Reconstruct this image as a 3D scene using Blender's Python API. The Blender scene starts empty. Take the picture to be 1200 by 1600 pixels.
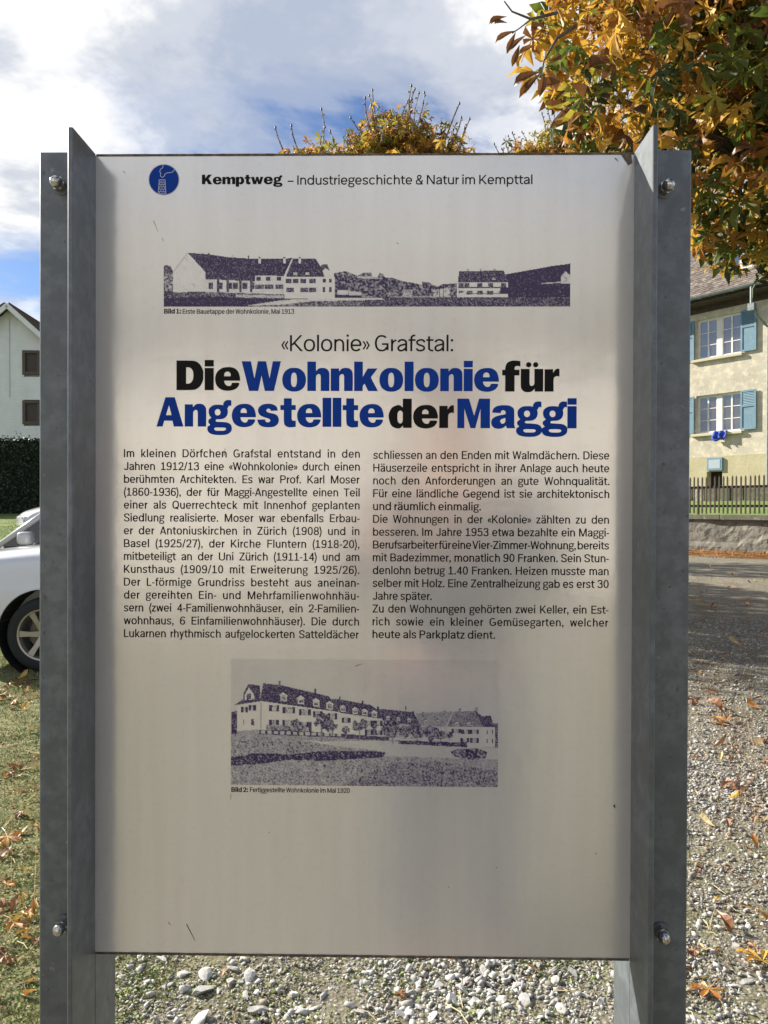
import bpy, bmesh, math, random
import numpy as np
from mathutils import Vector, Matrix
from mathutils.geometry import tessellate_polygon

R = math.radians
rng = random.Random(7)
nrg = np.random.default_rng(11)
SC = bpy.context.scene
COL = SC.collection


SKYOFF = (1.0, 9.0, 0.0)
EXPO = 1.15
PANEL_A = (0.90, 0.882, 0.855); PANEL_B = (0.86, 0.838, 0.805); PANEL_METAL = 0.55; PANEL_R = 0.19

# ---------------------------------------------------------------- camera
CAM_H = 1.42
PITCH = -0.388
FPX = 1180.0                       # focal length in pixels of the 1200x1600 photograph
cd = bpy.data.cameras.new('camera'); cam = bpy.data.objects.new('camera', cd); COL.objects.link(cam)
cam.location = (0, 0, CAM_H); cam.rotation_euler = (R(90 + PITCH), 0, 0)
cd.sensor_fit = 'VERTICAL'; cd.sensor_height = 24; cd.lens = 24*FPX/1600
cd.clip_start = 0.05; cd.clip_end = 2000
SC.camera = cam

# ---------------------------------------------------------------- sky, sun, exposure
SUN_AZ = math.atan2(-0.857, 0.515)     # from +Y towards +X
SUN_EL = R(30)
W = bpy.data.worlds.new('World'); SC.world = W; W.use_nodes = True
nt = W.node_tree; nt.nodes.clear()
def wn(t, **k):
    n = nt.nodes.new(t)
    for a, b in k.items(): setattr(n, a, b)
    return n
lk = nt.links.new
out = wn('ShaderNodeOutputWorld'); bg = wn('ShaderNodeBackground'); bg.inputs[1].default_value = 0.05
sky = wn('ShaderNodeTexSky', sky_type='NISHITA'); sky.sun_disc = False
sky.sun_elevation = SUN_EL; sky.sun_rotation = SUN_AZ; sky.dust_density = 0.6; sky.ozone_density = 1.5; sky.altitude = 450
tc = wn('ShaderNodeTexCoord')
sep = wn('ShaderNodeSeparateXYZ'); lk(tc.outputs['Generated'], sep.inputs[0])
def wm(op, a, b=None, clamp=False):
    n = wn('ShaderNodeMath', operation=op); n.use_clamp = clamp
    for i, v in enumerate((a, b)):
        if v is None: continue
        if isinstance(v, (int, float)): n.inputs[i].default_value = v
        else: lk(v, n.inputs[i])
    return n.outputs[0]
zz = wm('ADD', wm('MAXIMUM', sep.outputs[2], 0.0), 0.22)
cmb = wn('ShaderNodeCombineXYZ')
lk(wm('DIVIDE', sep.outputs[0], zz), cmb.inputs[0]); lk(wm('DIVIDE', sep.outputs[1], zz), cmb.inputs[1]); cmb.inputs[2].default_value = 3.7
def wnoise(scale, detail, rough, vec, dist=0.0):
    n = wn('ShaderNodeTexNoise'); n.inputs['Scale'].default_value = scale; n.inputs['Detail'].default_value = detail
    n.inputs['Roughness'].default_value = rough; n.inputs['Distortion'].default_value = dist; lk(vec, n.inputs['Vector']); return n.outputs['Fac']
mp = wn('ShaderNodeMapping'); mp.inputs['Location'].default_value = SKYOFF; lk(cmb.outputs[0], mp.inputs[0])
def ramp(fac, stops):
    r = wn('ShaderNodeValToRGB'); lk(fac, r.inputs[0])
    while len(r.color_ramp.elements) < len(stops): r.color_ramp.elements.new(0.5)
    for e, (p, c) in zip(r.color_ramp.elements, stops):
        e.position = p; e.color = (c, c, c, 1) if isinstance(c, (int, float)) else tuple(c) + (1,)
    r.color_ramp.interpolation = 'EASE'
    return r.outputs[0]
n1 = wnoise(1.15, 7, 0.58, mp.outputs[0], 0.25)
n2 = wnoise(0.45, 3, 0.5, mp.outputs[0])
n3 = wnoise(2.2, 6, 0.6, mp.outputs[0], 0.2)
cover = wm('ADD', wm('MULTIPLY', n1, 0.72), wm('MULTIPLY', n2, 0.42))
mask = ramp(cover, [(0.515, 0.0), (0.565, 0.72), (0.615, 1.0)])
tone = ramp(n3, [(0.36, (4.4, 4.95, 6.2)), (0.47, (6.0, 6.35, 7.1)), (0.57, (9.4, 9.4, 9.4))])
mix = wn('ShaderNodeMix', data_type='RGBA'); lk(mask, mix.inputs[0]); 
skyb = wn('ShaderNodeMix', data_type='RGBA', blend_type='MULTIPLY'); skyb.inputs[0].default_value = 1.0
lk(sky.outputs[0], skyb.inputs[6]); skyb.inputs[7].default_value = (0.80, 0.95, 1.2, 1)
lk(skyb.outputs[2], mix.inputs[6]); lk(tone, mix.inputs[7])
lk(mix.outputs[2], bg.inputs[0]); lk(bg.outputs[0], out.inputs[0])

sl = bpy.data.lights.new('sun', 'SUN'); sl.energy = 5.0; sl.angle = R(0.55); sl.color = (1.0, 0.93, 0.82)
so = bpy.data.objects.new('sun', sl); COL.objects.link(so); so.location = (-8, 6, 12)
sdir = Vector((math.sin(SUN_AZ)*math.cos(SUN_EL), math.cos(SUN_AZ)*math.cos(SUN_EL), math.sin(SUN_EL)))
so.rotation_euler = sdir.to_track_quat('Z', 'Y').to_euler()
vs = SC.view_settings; vs.view_transform = 'Standard'; vs.look = 'None'; vs.gamma = 1.0; vs.exposure = EXPO
vs.use_curve_mapping = False

# ---------------------------------------------------------------- helpers
CAMR = Matrix.Rotation(R(90 + PITCH), 3, 'X')
def ray(px, py): return CAMR @ Vector(((px - 600)/FPX, (800 - py)/FPX, -1.0))
def on_ground(px, py, z=0.0):
    d = ray(px, py); t = (z - CAM_H)/d.z; return Vector((d.x*t, d.y*t, z))
def empty(name, loc=(0, 0, 0), rz=0.0):
    o = bpy.data.objects.new(name, None); COL.objects.link(o); o.location = loc; o.rotation_euler = (0, 0, rz)
    o.empty_display_size = 0.2; return o
def tag(o, label=None, cat=None, group=None, kind=None):
    for k, v in (('label', label), ('category', cat), ('group', group), ('kind', kind)):
        if v: o[k] = v
    return o
def link(name, me, parent=None, mats=None, smooth=False):
    o = bpy.data.objects.new(name, me); COL.objects.link(o)
    if parent: o.parent = parent
    for m in (mats if isinstance(mats, (list, tuple)) else [mats] if mats else []): me.materials.append(m)
    if smooth: me.polygons.foreach_set('use_smooth', [True]*len(me.polygons))
    return o
class MB:
    def __init__(s): s.v = []; s.f = []; s.m = []
    def add(s, vs, fs, mi=0):
        b = len(s.v); s.v += [tuple(p) for p in vs]; s.f += [tuple(b + i for i in f) for f in fs]; s.m += [mi]*len(fs); return s
    def box(s, x0, x1, y0, y1, z0, z1, mi=0):
        return s.add([(x0, y0, z0), (x1, y0, z0), (x1, y1, z0), (x0, y1, z0), (x0, y0, z1), (x1, y0, z1), (x1, y1, z1), (x0, y1, z1)],
                     [(0, 3, 2, 1), (4, 5, 6, 7), (0, 1, 5, 4), (1, 2, 6, 5), (2, 3, 7, 6), (3, 0, 4, 7)], mi)
    def bevbox(s, x0, x1, y0, y1, z0, z1, b=0.004, mi=0):
        bm = bmesh.new(); bmesh.ops.create_cube(bm, size=1)
        for v in bm.verts: v.co = Vector(((x0 + x1)/2 + v.co.x*(x1 - x0), (y0 + y1)/2 + v.co.y*(y1 - y0), (z0 + z1)/2 + v.co.z*(z1 - z0)))
        bmesh.ops.bevel(bm, geom=bm.edges[:], offset=b, segments=2, affect='EDGES', profile=0.5)
        return s.bm(bm, mi)
    def bm(s, bm, mi=0):
        bm.verts.index_update(); s.add([v.co[:] for v in bm.verts], [[v.index for v in f.verts] for f in bm.faces], mi); bm.free(); return s
    def prism(s, pts, y0, y1, mi=0):
        """outline in x,z extruded along y"""
        n = len(pts); 
        vs = [(p[0], y0, p[1]) for p in pts] + [(p[0], y1, p[1]) for p in pts]
        fs = [tuple(range(n)), tuple(range(2*n - 1, n - 1, -1))] + [(i, i + n, (i + 1) % n + n, (i + 1) % n) for i in range(n)]
        return s.add(vs, fs, mi)
    def prismx(s, pts, x0, x1, mi=0):
        n = len(pts)
        vs = [(x0, p[0], p[1]) for p in pts] + [(x1, p[0], p[1]) for p in pts]
        fs = [tuple(range(n)), tuple(range(2*n - 1, n - 1, -1))] + [(i, i + n, (i + 1) % n + n, (i + 1) % n) for i in range(n)]
        return s.add(vs, fs, mi)
    def prismz(s, pts, z0, z1, mi=0):
        n = len(pts)
        vs = [(p[0], p[1], z0) for p in pts] + [(p[0], p[1], z1) for p in pts]
        fs = [tuple(range(n - 1, -1, -1)), tuple(range(n, 2*n))] + [(i, (i + 1) % n, (i + 1) % n + n, i + n) for i in range(n)]
        return s.add(vs, fs, mi)
    def tube(s, pts, rad, n=8, mi=0, caps=True):
        pts = [Vector(p) for p in pts]; b = len(s.v); m = len(pts)
        up = Vector((0.13, 0.31, 0.94)).normalized(); vs = []
        for i, p in enumerate(pts):
            t = (pts[min(i + 1, m - 1)] - pts[max(i - 1, 0)]).normalized()
            u = t.cross(up); u = u.normalized() if u.length > 1e-4 else t.orthogonal().normalized()
            w = t.cross(u); r = rad[i] if isinstance(rad, (list, tuple)) else rad
            vs += [p + (u*math.cos(2*math.pi*k/n) + w*math.sin(2*math.pi*k/n))*r for k in range(n)]
        fs = [(i*n + k, i*n + (k + 1) % n, (i + 1)*n + (k + 1) % n, (i + 1)*n + k) for i in range(m - 1) for k in range(n)]
        if caps: fs += [tuple(range(n - 1, -1, -1)), tuple(range((m - 1)*n, m*n))]
        return s.add(vs, fs, mi)
    def lathe(s, prof, n=24, axis='y', c=(0, 0, 0), mi=0):
        vs = []
        for r, h in prof:
            for k in range(n):
                a = 2*math.pi*k/n; ca, sa = r*math.cos(a), r*math.sin(a)
                vs.append((c[0] + ca, c[1] + h, c[2] + sa) if axis == 'y' else (c[0] + ca, c[1] + sa, c[2] + h))
        fs = [(i*n + k, i*n + (k + 1) % n, (i + 1)*n + (k + 1) % n, (i + 1)*n + k) for i in range(len(prof) - 1) for k in range(n)]
        return s.add(vs, fs, mi)
    def mesh(s, name):
        me = bpy.data.meshes.new(name); me.from_pydata(s.v, [], s.f)
        if any(s.m): me.polygons.foreach_set('material_index', s.m)
        me.update(); return me
    def build(s, name, mats=None, parent=None, smooth=False): return link(name, s.mesh(name), parent, mats, smooth)
def recalc(me):
    bm = bmesh.new(); bm.from_mesh(me); bmesh.ops.recalc_face_normals(bm, faces=bm.faces[:]); bm.to_mesh(me); bm.free()
def sstep(a, b, x):
    t = np.clip((x - a)/(b - a), 0, 1); return t*t*(3 - 2*t)

# ---------------------------------------------------------------- materials
def mat(name, col, rough=0.7, metal=0.0, spec=0.5, var=None, bump=None, coat=0.0, world=False):
    """var = (second colour, scale, low, high[, detail]); bump = (scale, strength, distance)"""
    m = bpy.data.materials.new(name); m.use_nodes = True; n = m.node_tree; b = n.nodes['Principled BSDF']
    b.inputs['Roughness'].default_value = rough; b.inputs['Metallic'].default_value = metal
    b.inputs['Specular IOR Level'].default_value = spec; b.inputs['Coat Weight'].default_value = coat
    b.inputs['Base Color'].default_value = (*col, 1)
    tcn = n.nodes.new('ShaderNodeTexCoord')
    if world:
        g = n.nodes.new('ShaderNodeNewGeometry'); src = g.outputs['Position']
    else: src = tcn.outputs['Object']
    last = None
    vs_ = var if isinstance(var, list) else [var] if var else []
    for v in vs_:
        t = n.nodes.new('ShaderNodeTexNoise'); t.inputs['Scale'].default_value = v[1]; t.inputs['Detail'].default_value = v[4] if len(v) > 4 else 6
        t.inputs['Roughness'].default_value = 0.62; n.links.new(src, t.inputs['Vector'])
        r = n.nodes.new('ShaderNodeValToRGB'); n.links.new(t.outputs['Fac'], r.inputs[0])
        r.color_ramp.elements[0].position = v[2]; r.color_ramp.elements[1].position = v[3]
        x = n.nodes.new('ShaderNodeMix'); x.data_type = 'RGBA'; n.links.new(r.outputs[0], x.inputs[0])
        if last: n.links.new(last, x.inputs[6])
        else: x.inputs[6].default_value = (*col, 1)
        x.inputs[7].default_value = (*v[0], 1); last = x.outputs[2]
    if last: n.links.new(last, b.inputs['Base Color'])
    if bump:
        t = n.nodes.new('ShaderNodeTexNoise'); t.inputs['Scale'].default_value = bump[0]; t.inputs['Detail'].default_value = 8
        n.links.new(src, t.inputs['Vector'])
        u = n.nodes.new('ShaderNodeBump'); u.inputs['Strength'].default_value = bump[1]; u.inputs['Distance'].default_value = bump[2]
        n.links.new(t.outputs['Fac'], u.inputs['Height']); n.links.new(u.outputs[0], b.inputs['Normal'])
    return m
def leafmat(name, col, col2, trans=0.45, rough=0.5, scale=9):
    m = bpy.data.materials.new(name); m.use_nodes = True; n = m.node_tree; b = n.nodes['Principled BSDF']; o = n.nodes['Material Output']
    g = n.nodes.new('ShaderNodeNewGeometry'); t = n.nodes.new('ShaderNodeTexNoise'); t.inputs['Scale'].default_value = scale; t.inputs['Detail'].default_value = 4
    n.links.new(g.outputs['Position'], t.inputs['Vector'])
    r = n.nodes.new('ShaderNodeValToRGB'); r.color_ramp.elements[0].position = .38; r.color_ramp.elements[1].position = .62
    r.color_ramp.elements[0].color = (*col, 1); r.color_ramp.elements[1].color = (*col2, 1); n.links.new(t.outputs['Fac'], r.inputs[0])
    n.links.new(r.outputs[0], b.inputs['Base Color']); b.inputs['Roughness'].default_value = rough
    tr = n.nodes.new('ShaderNodeBsdfTranslucent'); n.links.new(r.outputs[0], tr.inputs[0])
    mx = n.nodes.new('ShaderNodeMixShader'); mx.inputs[0].default_value = trans
    n.links.new(b.outputs[0], mx.inputs[1]); n.links.new(tr.outputs[0], mx.inputs[2]); n.links.new(mx.outputs[0], o.inputs[0])
    return m

# ---------------------------------------------------------------- lettering
# A small stroke-built grotesque alphabet. Units: cap height 100, x-height 75.
XH, CH, AS, DS = 75.0, 100.0, 103.0, -29.0
def _arc(l, r, b, t, a0, a1, w, h, n=None, e=2.25):
    """centre line of a ring whose OUTER bounds are l r b t"""
    cx, cy = (l + r)/2, (b + t)/2
    rx, ry = (r - l)/2 - w/2, (t - b)/2 - h/2
    n = n or max(4, int(abs(a1 - a0)/18))
    out = []
    for i in range(n + 1):
        a = math.radians(a0 + (a1 - a0)*i/n)
        c, s = math.cos(a), math.sin(a)
        out.append((cx + rx*math.copysign(abs(c)**(2/e), c), cy + ry*math.copysign(abs(s)**(2/e), s)))
    return out
def _smooth(pts, n=5):
    out = []
    P = [pts[0]] + list(pts) + [pts[-1]]
    for i in range(1, len(P) - 2):
        p0, p1, p2, p3 = P[i-1], P[i], P[i+1], P[i+2]
        for k in range(n):
            t = k/n
            out.append(tuple(0.5*((2*p1[j]) + (-p0[j] + p2[j])*t + (2*p0[j] - 5*p1[j] + 4*p2[j] - p3[j])*t*t
                                  + (-p0[j] + 3*p1[j] - 3*p2[j] + p3[j])*t**3) for j in (0, 1)))
    out.append(pts[-1])
    return out
def _ribbon(pts, w, h, closed=False):
    """quad strip polygon list of a pen stroke, w across stems, h across bars"""
    n = len(pts)
    L, R = [], []
    for i, p in enumerate(pts):
        if closed: a, b = pts[(i - 1) % n], pts[(i + 1) % n]
        else: a, b = pts[max(i - 1, 0)], pts[min(i + 1, n - 1)]
        def nrm(u, v):
            dx, dy = v[0] - u[0], v[1] - u[1]
            d = math.hypot(dx, dy) or 1
            return (-dy/d, dx/d)
        if 0 < i < n - 1 or closed:
            n1, n2 = nrm(a, p), nrm(p, b)
            m = (n1[0] + n2[0], n1[1] + n2[1]); d = math.hypot(*m) or 1
            m = (m[0]/d, m[1]/d); k = 1/max(0.5, m[0]*n1[0] + m[1]*n1[1])
        else:
            m = nrm(a, b); k = 1
        q = math.hypot(m[0]*w, m[1]*h) / 1.0
        ww = (m[0]*w*w/q if q else 0, m[1]*h*h/q if q else 0)
        ww = (0.5*ww[0] + 0.5*m[0]*w, 0.5*ww[1] + 0.5*m[1]*h)
        L.append((p[0] + ww[0]*k/2, p[1] + ww[1]*k/2)); R.append((p[0] - ww[0]*k/2, p[1] - ww[1]*k/2))
    if closed: L.append(L[0]); R.append(R[0])
    return L, R
class Pen:
    def __init__(s, w, h, wide=1.0):
        s.w, s.h, s.k = w, h, wide
        s.bold = w > 18
    def V(s, x, y0, y1): return [((x, y0), (x, y1)), ((x + s.w, y0), (x + s.w, y1))]
    def B(s, x0, x1, y): return [((x0, y), (x1, y)), ((x0, y + s.h), (x1, y + s.h))]
    def D(s, x0, y0, x1, y1, f=1.0):
        """diagonal with level ends; x = centre of the cut"""
        dx, dy = x1 - x0, y1 - y0
        L = math.hypot(dx, dy)
        t = s.w*f*(0.93 if s.bold else 0.98)*L/max(abs(dy), 1e-6)/2
        return [((x0 - t, y0), (x1 - t, y1)), ((x0 + t, y0), (x1 + t, y1))]
    def P(s, pts, f=1.0, fh=1.0):
        L, R = _ribbon(pts, s.w*f, s.h*fh); return [L, R]
    def O(s, l, r, b, t, f=1.0, fh=1.0):
        L, R = _ribbon(_arc(l, r, b, t, 0, 360, s.w*f, s.h*fh, 24)[:-1], s.w*f, s.h*fh, True); return [L, R]
    def A(s, l, r, b, t, a0, a1, f=1.0, fh=1.0, e=2.25): return _arc(l, r, b, t, a0, a1, s.w*f, s.h*fh, None, e)
    def dot(s, x, y, d=None):
        d = d or s.w*1.12
        return [((x, y), (x, y + d)), ((x + d, y), (x + d, y + d))]
    def glyph(s, c):
        w, h, k = s.w, s.h, s.k
        X, C = XH, CH
        ov = 1.5
        sb = 4.2 if s.bold else 7.4        # straight side bearing
        rb = 2.4 if s.bold else 4.2        # round side bearing
        N = 53*k; O_ = 60*k
        V, B, D, P, O, A, dot = s.V, s.B, s.D, s.P, s.O, s.A, s.dot
        acc = None
        base = {'ä': 'a', 'ö': 'o', 'ü': 'u', 'Ä': 'A', 'Ö': 'O', 'Ü': 'U'}.get(c)
        if base:
            st, adv = s.glyph(base)
            top = (X + 10) if c.islower() else (C + 8)
            d = w*1.05; g = 7 if s.bold else 13
            mid = adv/2 - (1 if base == 'a' else 0)
            return st + [dot(mid - g/2 - d, top, d), dot(mid + g/2, top, d)], adv
        R = []
        def fin(rt, lb, rbb): return [[[(x + lb, y) for x, y in side] for side in st] for st in R], rt + lb + rbb
        def arch(x0, x1, top, bot=0.0, ry=None):
            ry = ry or min(34, (x1 - x0)*0.62)
            a = A(x0, x1, top - 2*ry, top, 158, 0, 1.0, 1.0)
            return P(a + [(x1 - w/2, bot)])
        if c == ' ': return [], (18 if s.bold else 26)
        if c == 'n': R += [V(0, 0, X), arch(0, N, X + ov)]; return fin(N, sb, sb*.9)
        if c == 'h': R += [V(0, 0, AS), arch(0, N, X + ov)]; return fin(N, sb, sb*.9)
        if c == 'm':
            q = N*0.93
            R += [V(0, 0, X), arch(0, q, X + ov), arch(q - w, 2*q - w, X + ov)]; return fin(2*q - w, sb, sb*.9)
        if c == 'r':
            R += [V(0, 0, X), P(_smooth([(w*.6, X - 30), (w*.5 + 8*k, X - 12 - h*.3), (w*.5 + 23*k, X - h*.5 + .5)]), .85)]; return fin(w*.5 + 23*k, sb, 1.5)
        if c == 'u':
            a = A(0, N, -ov, 2*33 - ov, 180, 338)
            R += [V(N - w, 0, X), P([(w/2, X)] + a)]; return fin(N, sb*.9, sb)
        if c == 'i': R += [V(0, 0, X), dot(-.06*w, C - w*.95 + 2)]; return fin(w, sb, sb)
        if c == 'j': R += [P([(w/2, X), (w/2, -12)] + _smooth([(w/2, -12), (w/2 - 3, -22), (-10, DS + h/2 + 2)])[1:]), dot(-.06*w, C - w*.95 + 2)]; return fin(w, sb, sb)
        if c == 'l': R += [V(0, 0, AS)]; return fin(w, sb, sb)
        if c == 'I': R += [V(0, 0, C)]; return fin(w, sb*1.1, sb*1.1)
        if c == 'o': R += [O(0, O_, -ov, X + ov)]; return fin(O_, rb, rb)
        if c in 'bp':
            R += [V(0, 0 if c == 'b' else DS, AS if c == 'b' else X), P(A(w*.25, O_, -ov, X + ov, 150, -150))]; return fin(O_, sb, rb)
        if c in 'dq':
            R += [V(O_ - w, 0 if c == 'd' else DS, AS if c == 'd' else X), P(A(0, O_ - w*.25, -ov, X + ov, 30, 330))]; return fin(O_, rb, sb)
        if c == 'e':
            y = X*.5 - h*.55
            a = A(0, O_*.97, -ov, X + ov, 0, 322)
            R += [P([(a[0][0], y + h*.4)] + a), B(w*.45, O_*.97 - w*.35, y)]; return fin(O_*.97, rb, rb)
        if c == 'c':
            R += [P(A(0, O_*.97, -ov, X + ov, 42, 318))]; return fin(O_*.93, rb, rb*.6)
        if c == 's':
            q = 49*k; 
            R += [P(_smooth([(q - w*.4, X*.74), (q*.80, X - h*.5 - 2), (q*.5, X + ov - h/2), (q*.17 + w*.12, X - h*.5 - 5), (w*.52, X*.735), (q*.22 + w*.1, X*.57),
                             (q*.52, X*.49), (q*.80 - w*.05, X*.405), (q - w*.52, X*.26), (q*.82 - w*.1, h*.5 + 4.5), (q*.5, -ov + h/2), (q*.19, h*.5 + 2), (w*.38, X*.245)]), .93)]
            return fin(q, rb, rb)
        if c == 'a':
            q = 52*k
            a = A(0, q, X + ov - 52, X + ov, 168, 0)
            R += [P(a + [(q - w/2, 0)]),
                  P(_smooth([(q - w*.6, X*.60), (q*.62, X*.545), (q*.28 + w*.1, X*.47), (w*.52, X*.30), (q*.14 + w*.2, h*.5 + 2), (q*.40, -ov + h*.5), (q*.68, h*.5 + 5), (q - w*.6, X*.30)]), .95)]
            return fin(q, rb, sb*.85)
        if c == 'g':
            q = 52*k; f = .88
            b1 = X*.40 if not s.bold else X*.385
            R += [O(0, q, b1 - 3, X + ov, f, f),
                  P(_smooth([(q*.80, X - h*.35), (q*.93, X - h*.25), (q*1.14, X + 1 - h*.3)]), .6, .75),
                  P(_smooth([(q*.22, b1 + h*.3), (w*.55, b1 - 6 - h*.2), (q*.2 + w*.1, 10 - h*.15 + 4), (q*.5, 12 - h*.2 + 1), (q*.82, 9 - h*.2 + 1), (q*1.02 - w*.45, -5), (q*.88, DS + h*.5 + 4),
                             (q*.5, DS + h*.4 - 1), (q*.16 + 2, DS + h*.5 + 3), (w*.42 - 2, -9), (q*.16, 2 + 2), (q*.30, 9)]), .86, .86)]
            return fin(q*1.06, rb, rb*.2)
        if c == 'f':
            R += [P([(11 + w/2, 0), (11 + w/2, AS - 30)] + A(11, 11 + 2*25*k, AS + 1 - 46, AS + 1, 180, 88)[1:]), B(0, 35*k + w*.2, X - h)]; return fin(35*k, 1.5, 0.5)
        if c == 't':
            R += [P([(11 + w/2, X + 18), (11 + w/2, 22)] + A(11, 11 + 2*26*k, -ov, 44, 180, 274)[1:]), B(0, 36*k + w*.2, X - h)]; return fin(36*k + w*.1, 1.5, 2.0)
        if c == 'k':
            R += [V(0, 0, AS), D(w*1.0, X*.34, 48*k - w*.35, X, .9), D(w*.55 + 13*k, X*.47, 52*k - w*.45, 0)]; return fin(52*k, sb, 1.5)
        if c == 'v': R += [D(w*.55, X, 26*k, 0), D(52*k - w*.55, X, 26*k, 0, .9)]; return fin(52*k, 1.5, 1.5)
        if c == 'w':
            a, b_, m = 20*k, 58*k, 39*k
            R += [D(w*.5, X, a, 0, .96), D(m, X, a, 0, .85), D(m, X, b_, 0, .96), D(78*k - w*.5, X, b_, 0, .85)]; return fin(78*k, 1.5, 1.5)
        if c == 'x': R += [D(w*.6, X, 50*k - w*.6, 0), D(50*k - w*.6, X, w*.6, 0, .9)]; return fin(50*k, 1.5, 1.5)
        if c == 'y':
            R += [D(w*.55, X, 27*k, 4), D(52*k - w*.55, X, 20*k, DS + 12, .92), P(_smooth([(24*k, DS + 20), (18*k, DS + h*.5 + 3), (6*k, DS + h*.5)]), .9)]; return fin(52*k, 1.5, 1.5)
        if c == 'z': R += [B(0, 46*k, X - h), B(0, 47*k, 0), D(w*.6, h*.8, 46*k - w*.6, X - h*.8, .95)]; return fin(47*k, rb, rb)
        if c == 'L': R += [V(0, 0, C), B(w*.9, 52*k, 0)]; return fin(52*k, sb*1.1, 1)
        if c == 'T': R += [V(31*k - w/2, 0, C - h*.9), B(0, 62*k, C - h)]; return fin(62*k, 1, 1)
        if c in 'EF':
            R += [V(0, 0, C), B(w*.9, 56*k, C - h), B(w*.9, 52*k, C*.5 - h*.4)] + ([B(w*.9, 57*k, 0)] if c == 'E' else []); return fin(57*k if c == 'E' else 54*k, sb*1.1, rb)
        if c == 'H': R += [V(0, 0, C), V(68*k - w, 0, C), B(w*.9, 68*k - w*.9, C*.5 - h*.4)]; return fin(68*k, sb*1.1, sb*1.1)
        if c in 'DPRB':
            q = {'D': 70, 'P': 63, 'R': 65, 'B': 66}[c]*k
            R.append(V(0, 0, C))
            if c == 'D': R.append(P([(w*.9, C - h/2), (q*.42, C - h/2)] + _arc(q*.42 - (q*.58), q, 0, C, 90, -90, w, h, 12) + [(q*.42, h/2), (w*.9, h/2)]))
            else:
                y = C*.47 if c != 'R' else C*.44
                r = q*.93 if c == 'B' else q
                R.append(P([(w*.9, C - h/2), (r*.55, C - h/2)] + _arc(r*.1, r, y - h*.5, C, 88, -88, w, h, 8) + [(r*.55, y), (w*.9, y)]))
                if c == 'B': R.append(P([(w*.9, y), (q*.55, y)] + _arc(q*.1, q, 0, y + h*.5, 88, -88, w, h, 8) + [(q*.55, h/2), (w*.9, h/2)]))
                if c == 'R': R.append(D(q*.50, y, q - w*.45, 0))
            return fin(q, sb*1.1, rb)
        if c == 'K':
            R += [V(0, 0, C), D(w*.9, C*.36, 64*k - w*.5, C, .9), D(w*.5 + 17*k, C*.52, 68*k - w*.5, 0)]; return fin(68*k, sb*1.1, 1)
        if c == 'M':
            q = 84*k; R += [V(0, 0, C), V(q - w, 0, C), D(w*.7, C, q/2, 0, .95), D(q - w*.7, C, q/2, 0, .9)]; return fin(q, sb*1.1, sb*1.1)
        if c == 'N':
            q = 70*k; R += [V(0, 0, C), V(q - w, 0, C), D(w*.6, C, q - w*.6, 0, .98)]; return fin(q, sb*1.1, sb*1.1)
        if c == 'A':
            q = 72*k; R += [D(w*.5, 0, q/2 - w*.03, C, .9), D(q - w*.55, 0, q/2 + w*.03, C), B(q*.24, q*.77, C*.22)]; return fin(q, .5, .5)
        if c == 'V': q = 68*k; R += [D(w*.55, C, q/2, 0), D(q - w*.5, C, q/2, 0, .9)]; return fin(q, .5, .5)
        if c == 'W':
            q = 98*k; a, m = q*.27, q/2
            R += [D(w*.5, C, a, 0, .96), D(m, C, a, 0, .85), D(m, C, q - a, 0, .96), D(q - w*.5, C, q - a, 0, .85)]; return fin(q, .5, .5)
        if c == 'Z': q = 60*k; R += [B(0, q, C - h), B(0, q, 0), D(w*.65, h*.8, q - w*.65, C - h*.8, .95)]; return fin(q, rb, rb)
        if c == 'U': q = 68*k; R += [P([(w/2, C)] + A(0, q, -ov, 58, 180, 360) + [(q - w/2, C)])]; return fin(q, sb, sb)
        if c == 'J': q = 50*k; R += [P([(q - w/2, C)] + A(0, q, -ov, 50, 0, -172))]; return fin(q, rb, sb)
        if c in 'OQ':
            q = 74*k; R += [O(0, q, -ov, C + ov)] + ([D(q*.52, 24, q*.84, -8, .95)] if c == 'Q' else []); return fin(q, rb*1.1, rb*1.1)
        if c == 'C': q = 70*k; R += [P(A(0, q, -ov, C + ov, 46, 314))]; return fin(q*.96, rb*1.1, rb)
        if c == 'G':
            q = 72*k; R += [P(A(0, q, -ov, C + ov, 46, 330)), B(q*.52, q, C*.5 - h), V(q - w, 8, C*.5 - h*.5)]; return fin(q, rb*1.1, sb)
        if c == 'S':
            q = 62*k
            R += [P(_smooth([(q - w*.45, C*.72), (q*.80, C - h*.5 - 4), (q*.5, C + ov - h/2), (q*.18 + w*.1, C - h*.5 - 5), (w*.52, C*.745), (q*.22 + w*.1, C*.58),
                             (q*.52, C*.495), (q*.80 - w*.05, C*.41), (q - w*.52, C*.265), (q*.82 - w*.1, h*.5 + 5), (q*.5, -ov + h/2), (q*.19, h*.5 + 4), (w*.42, C*.27)]))]
            return fin(q, rb, rb)
        # figures, all on one width
        q = 57*k; fb = rb*1.2
        if c == '0': R += [O(0, q, -ov, C + ov)]; return fin(q, fb, fb)
        if c == '1': R += [V(q*.5 - w/2, 0, C), P([(q*.12, C*.78), (q*.34, C*.84), (q*.5, C*.97)], .8, .8), B(q*.06, q*.98, 0)]; return fin(q, fb, fb)
        if c == '2':
            R += [P(_smooth([(w*.55, C*.70), (q*.2, C - h*.5 - 5), (q*.52, C + ov - h/2), (q*.86 - w*.1, C - h*.5 - 7), (q - w*.6, C*.70), (q*.78 - w*.1, C*.50), (q*.42, C*.28), (w*.8, h*.9)])), B(0, q, 0)]; return fin(q, fb, fb)
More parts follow.
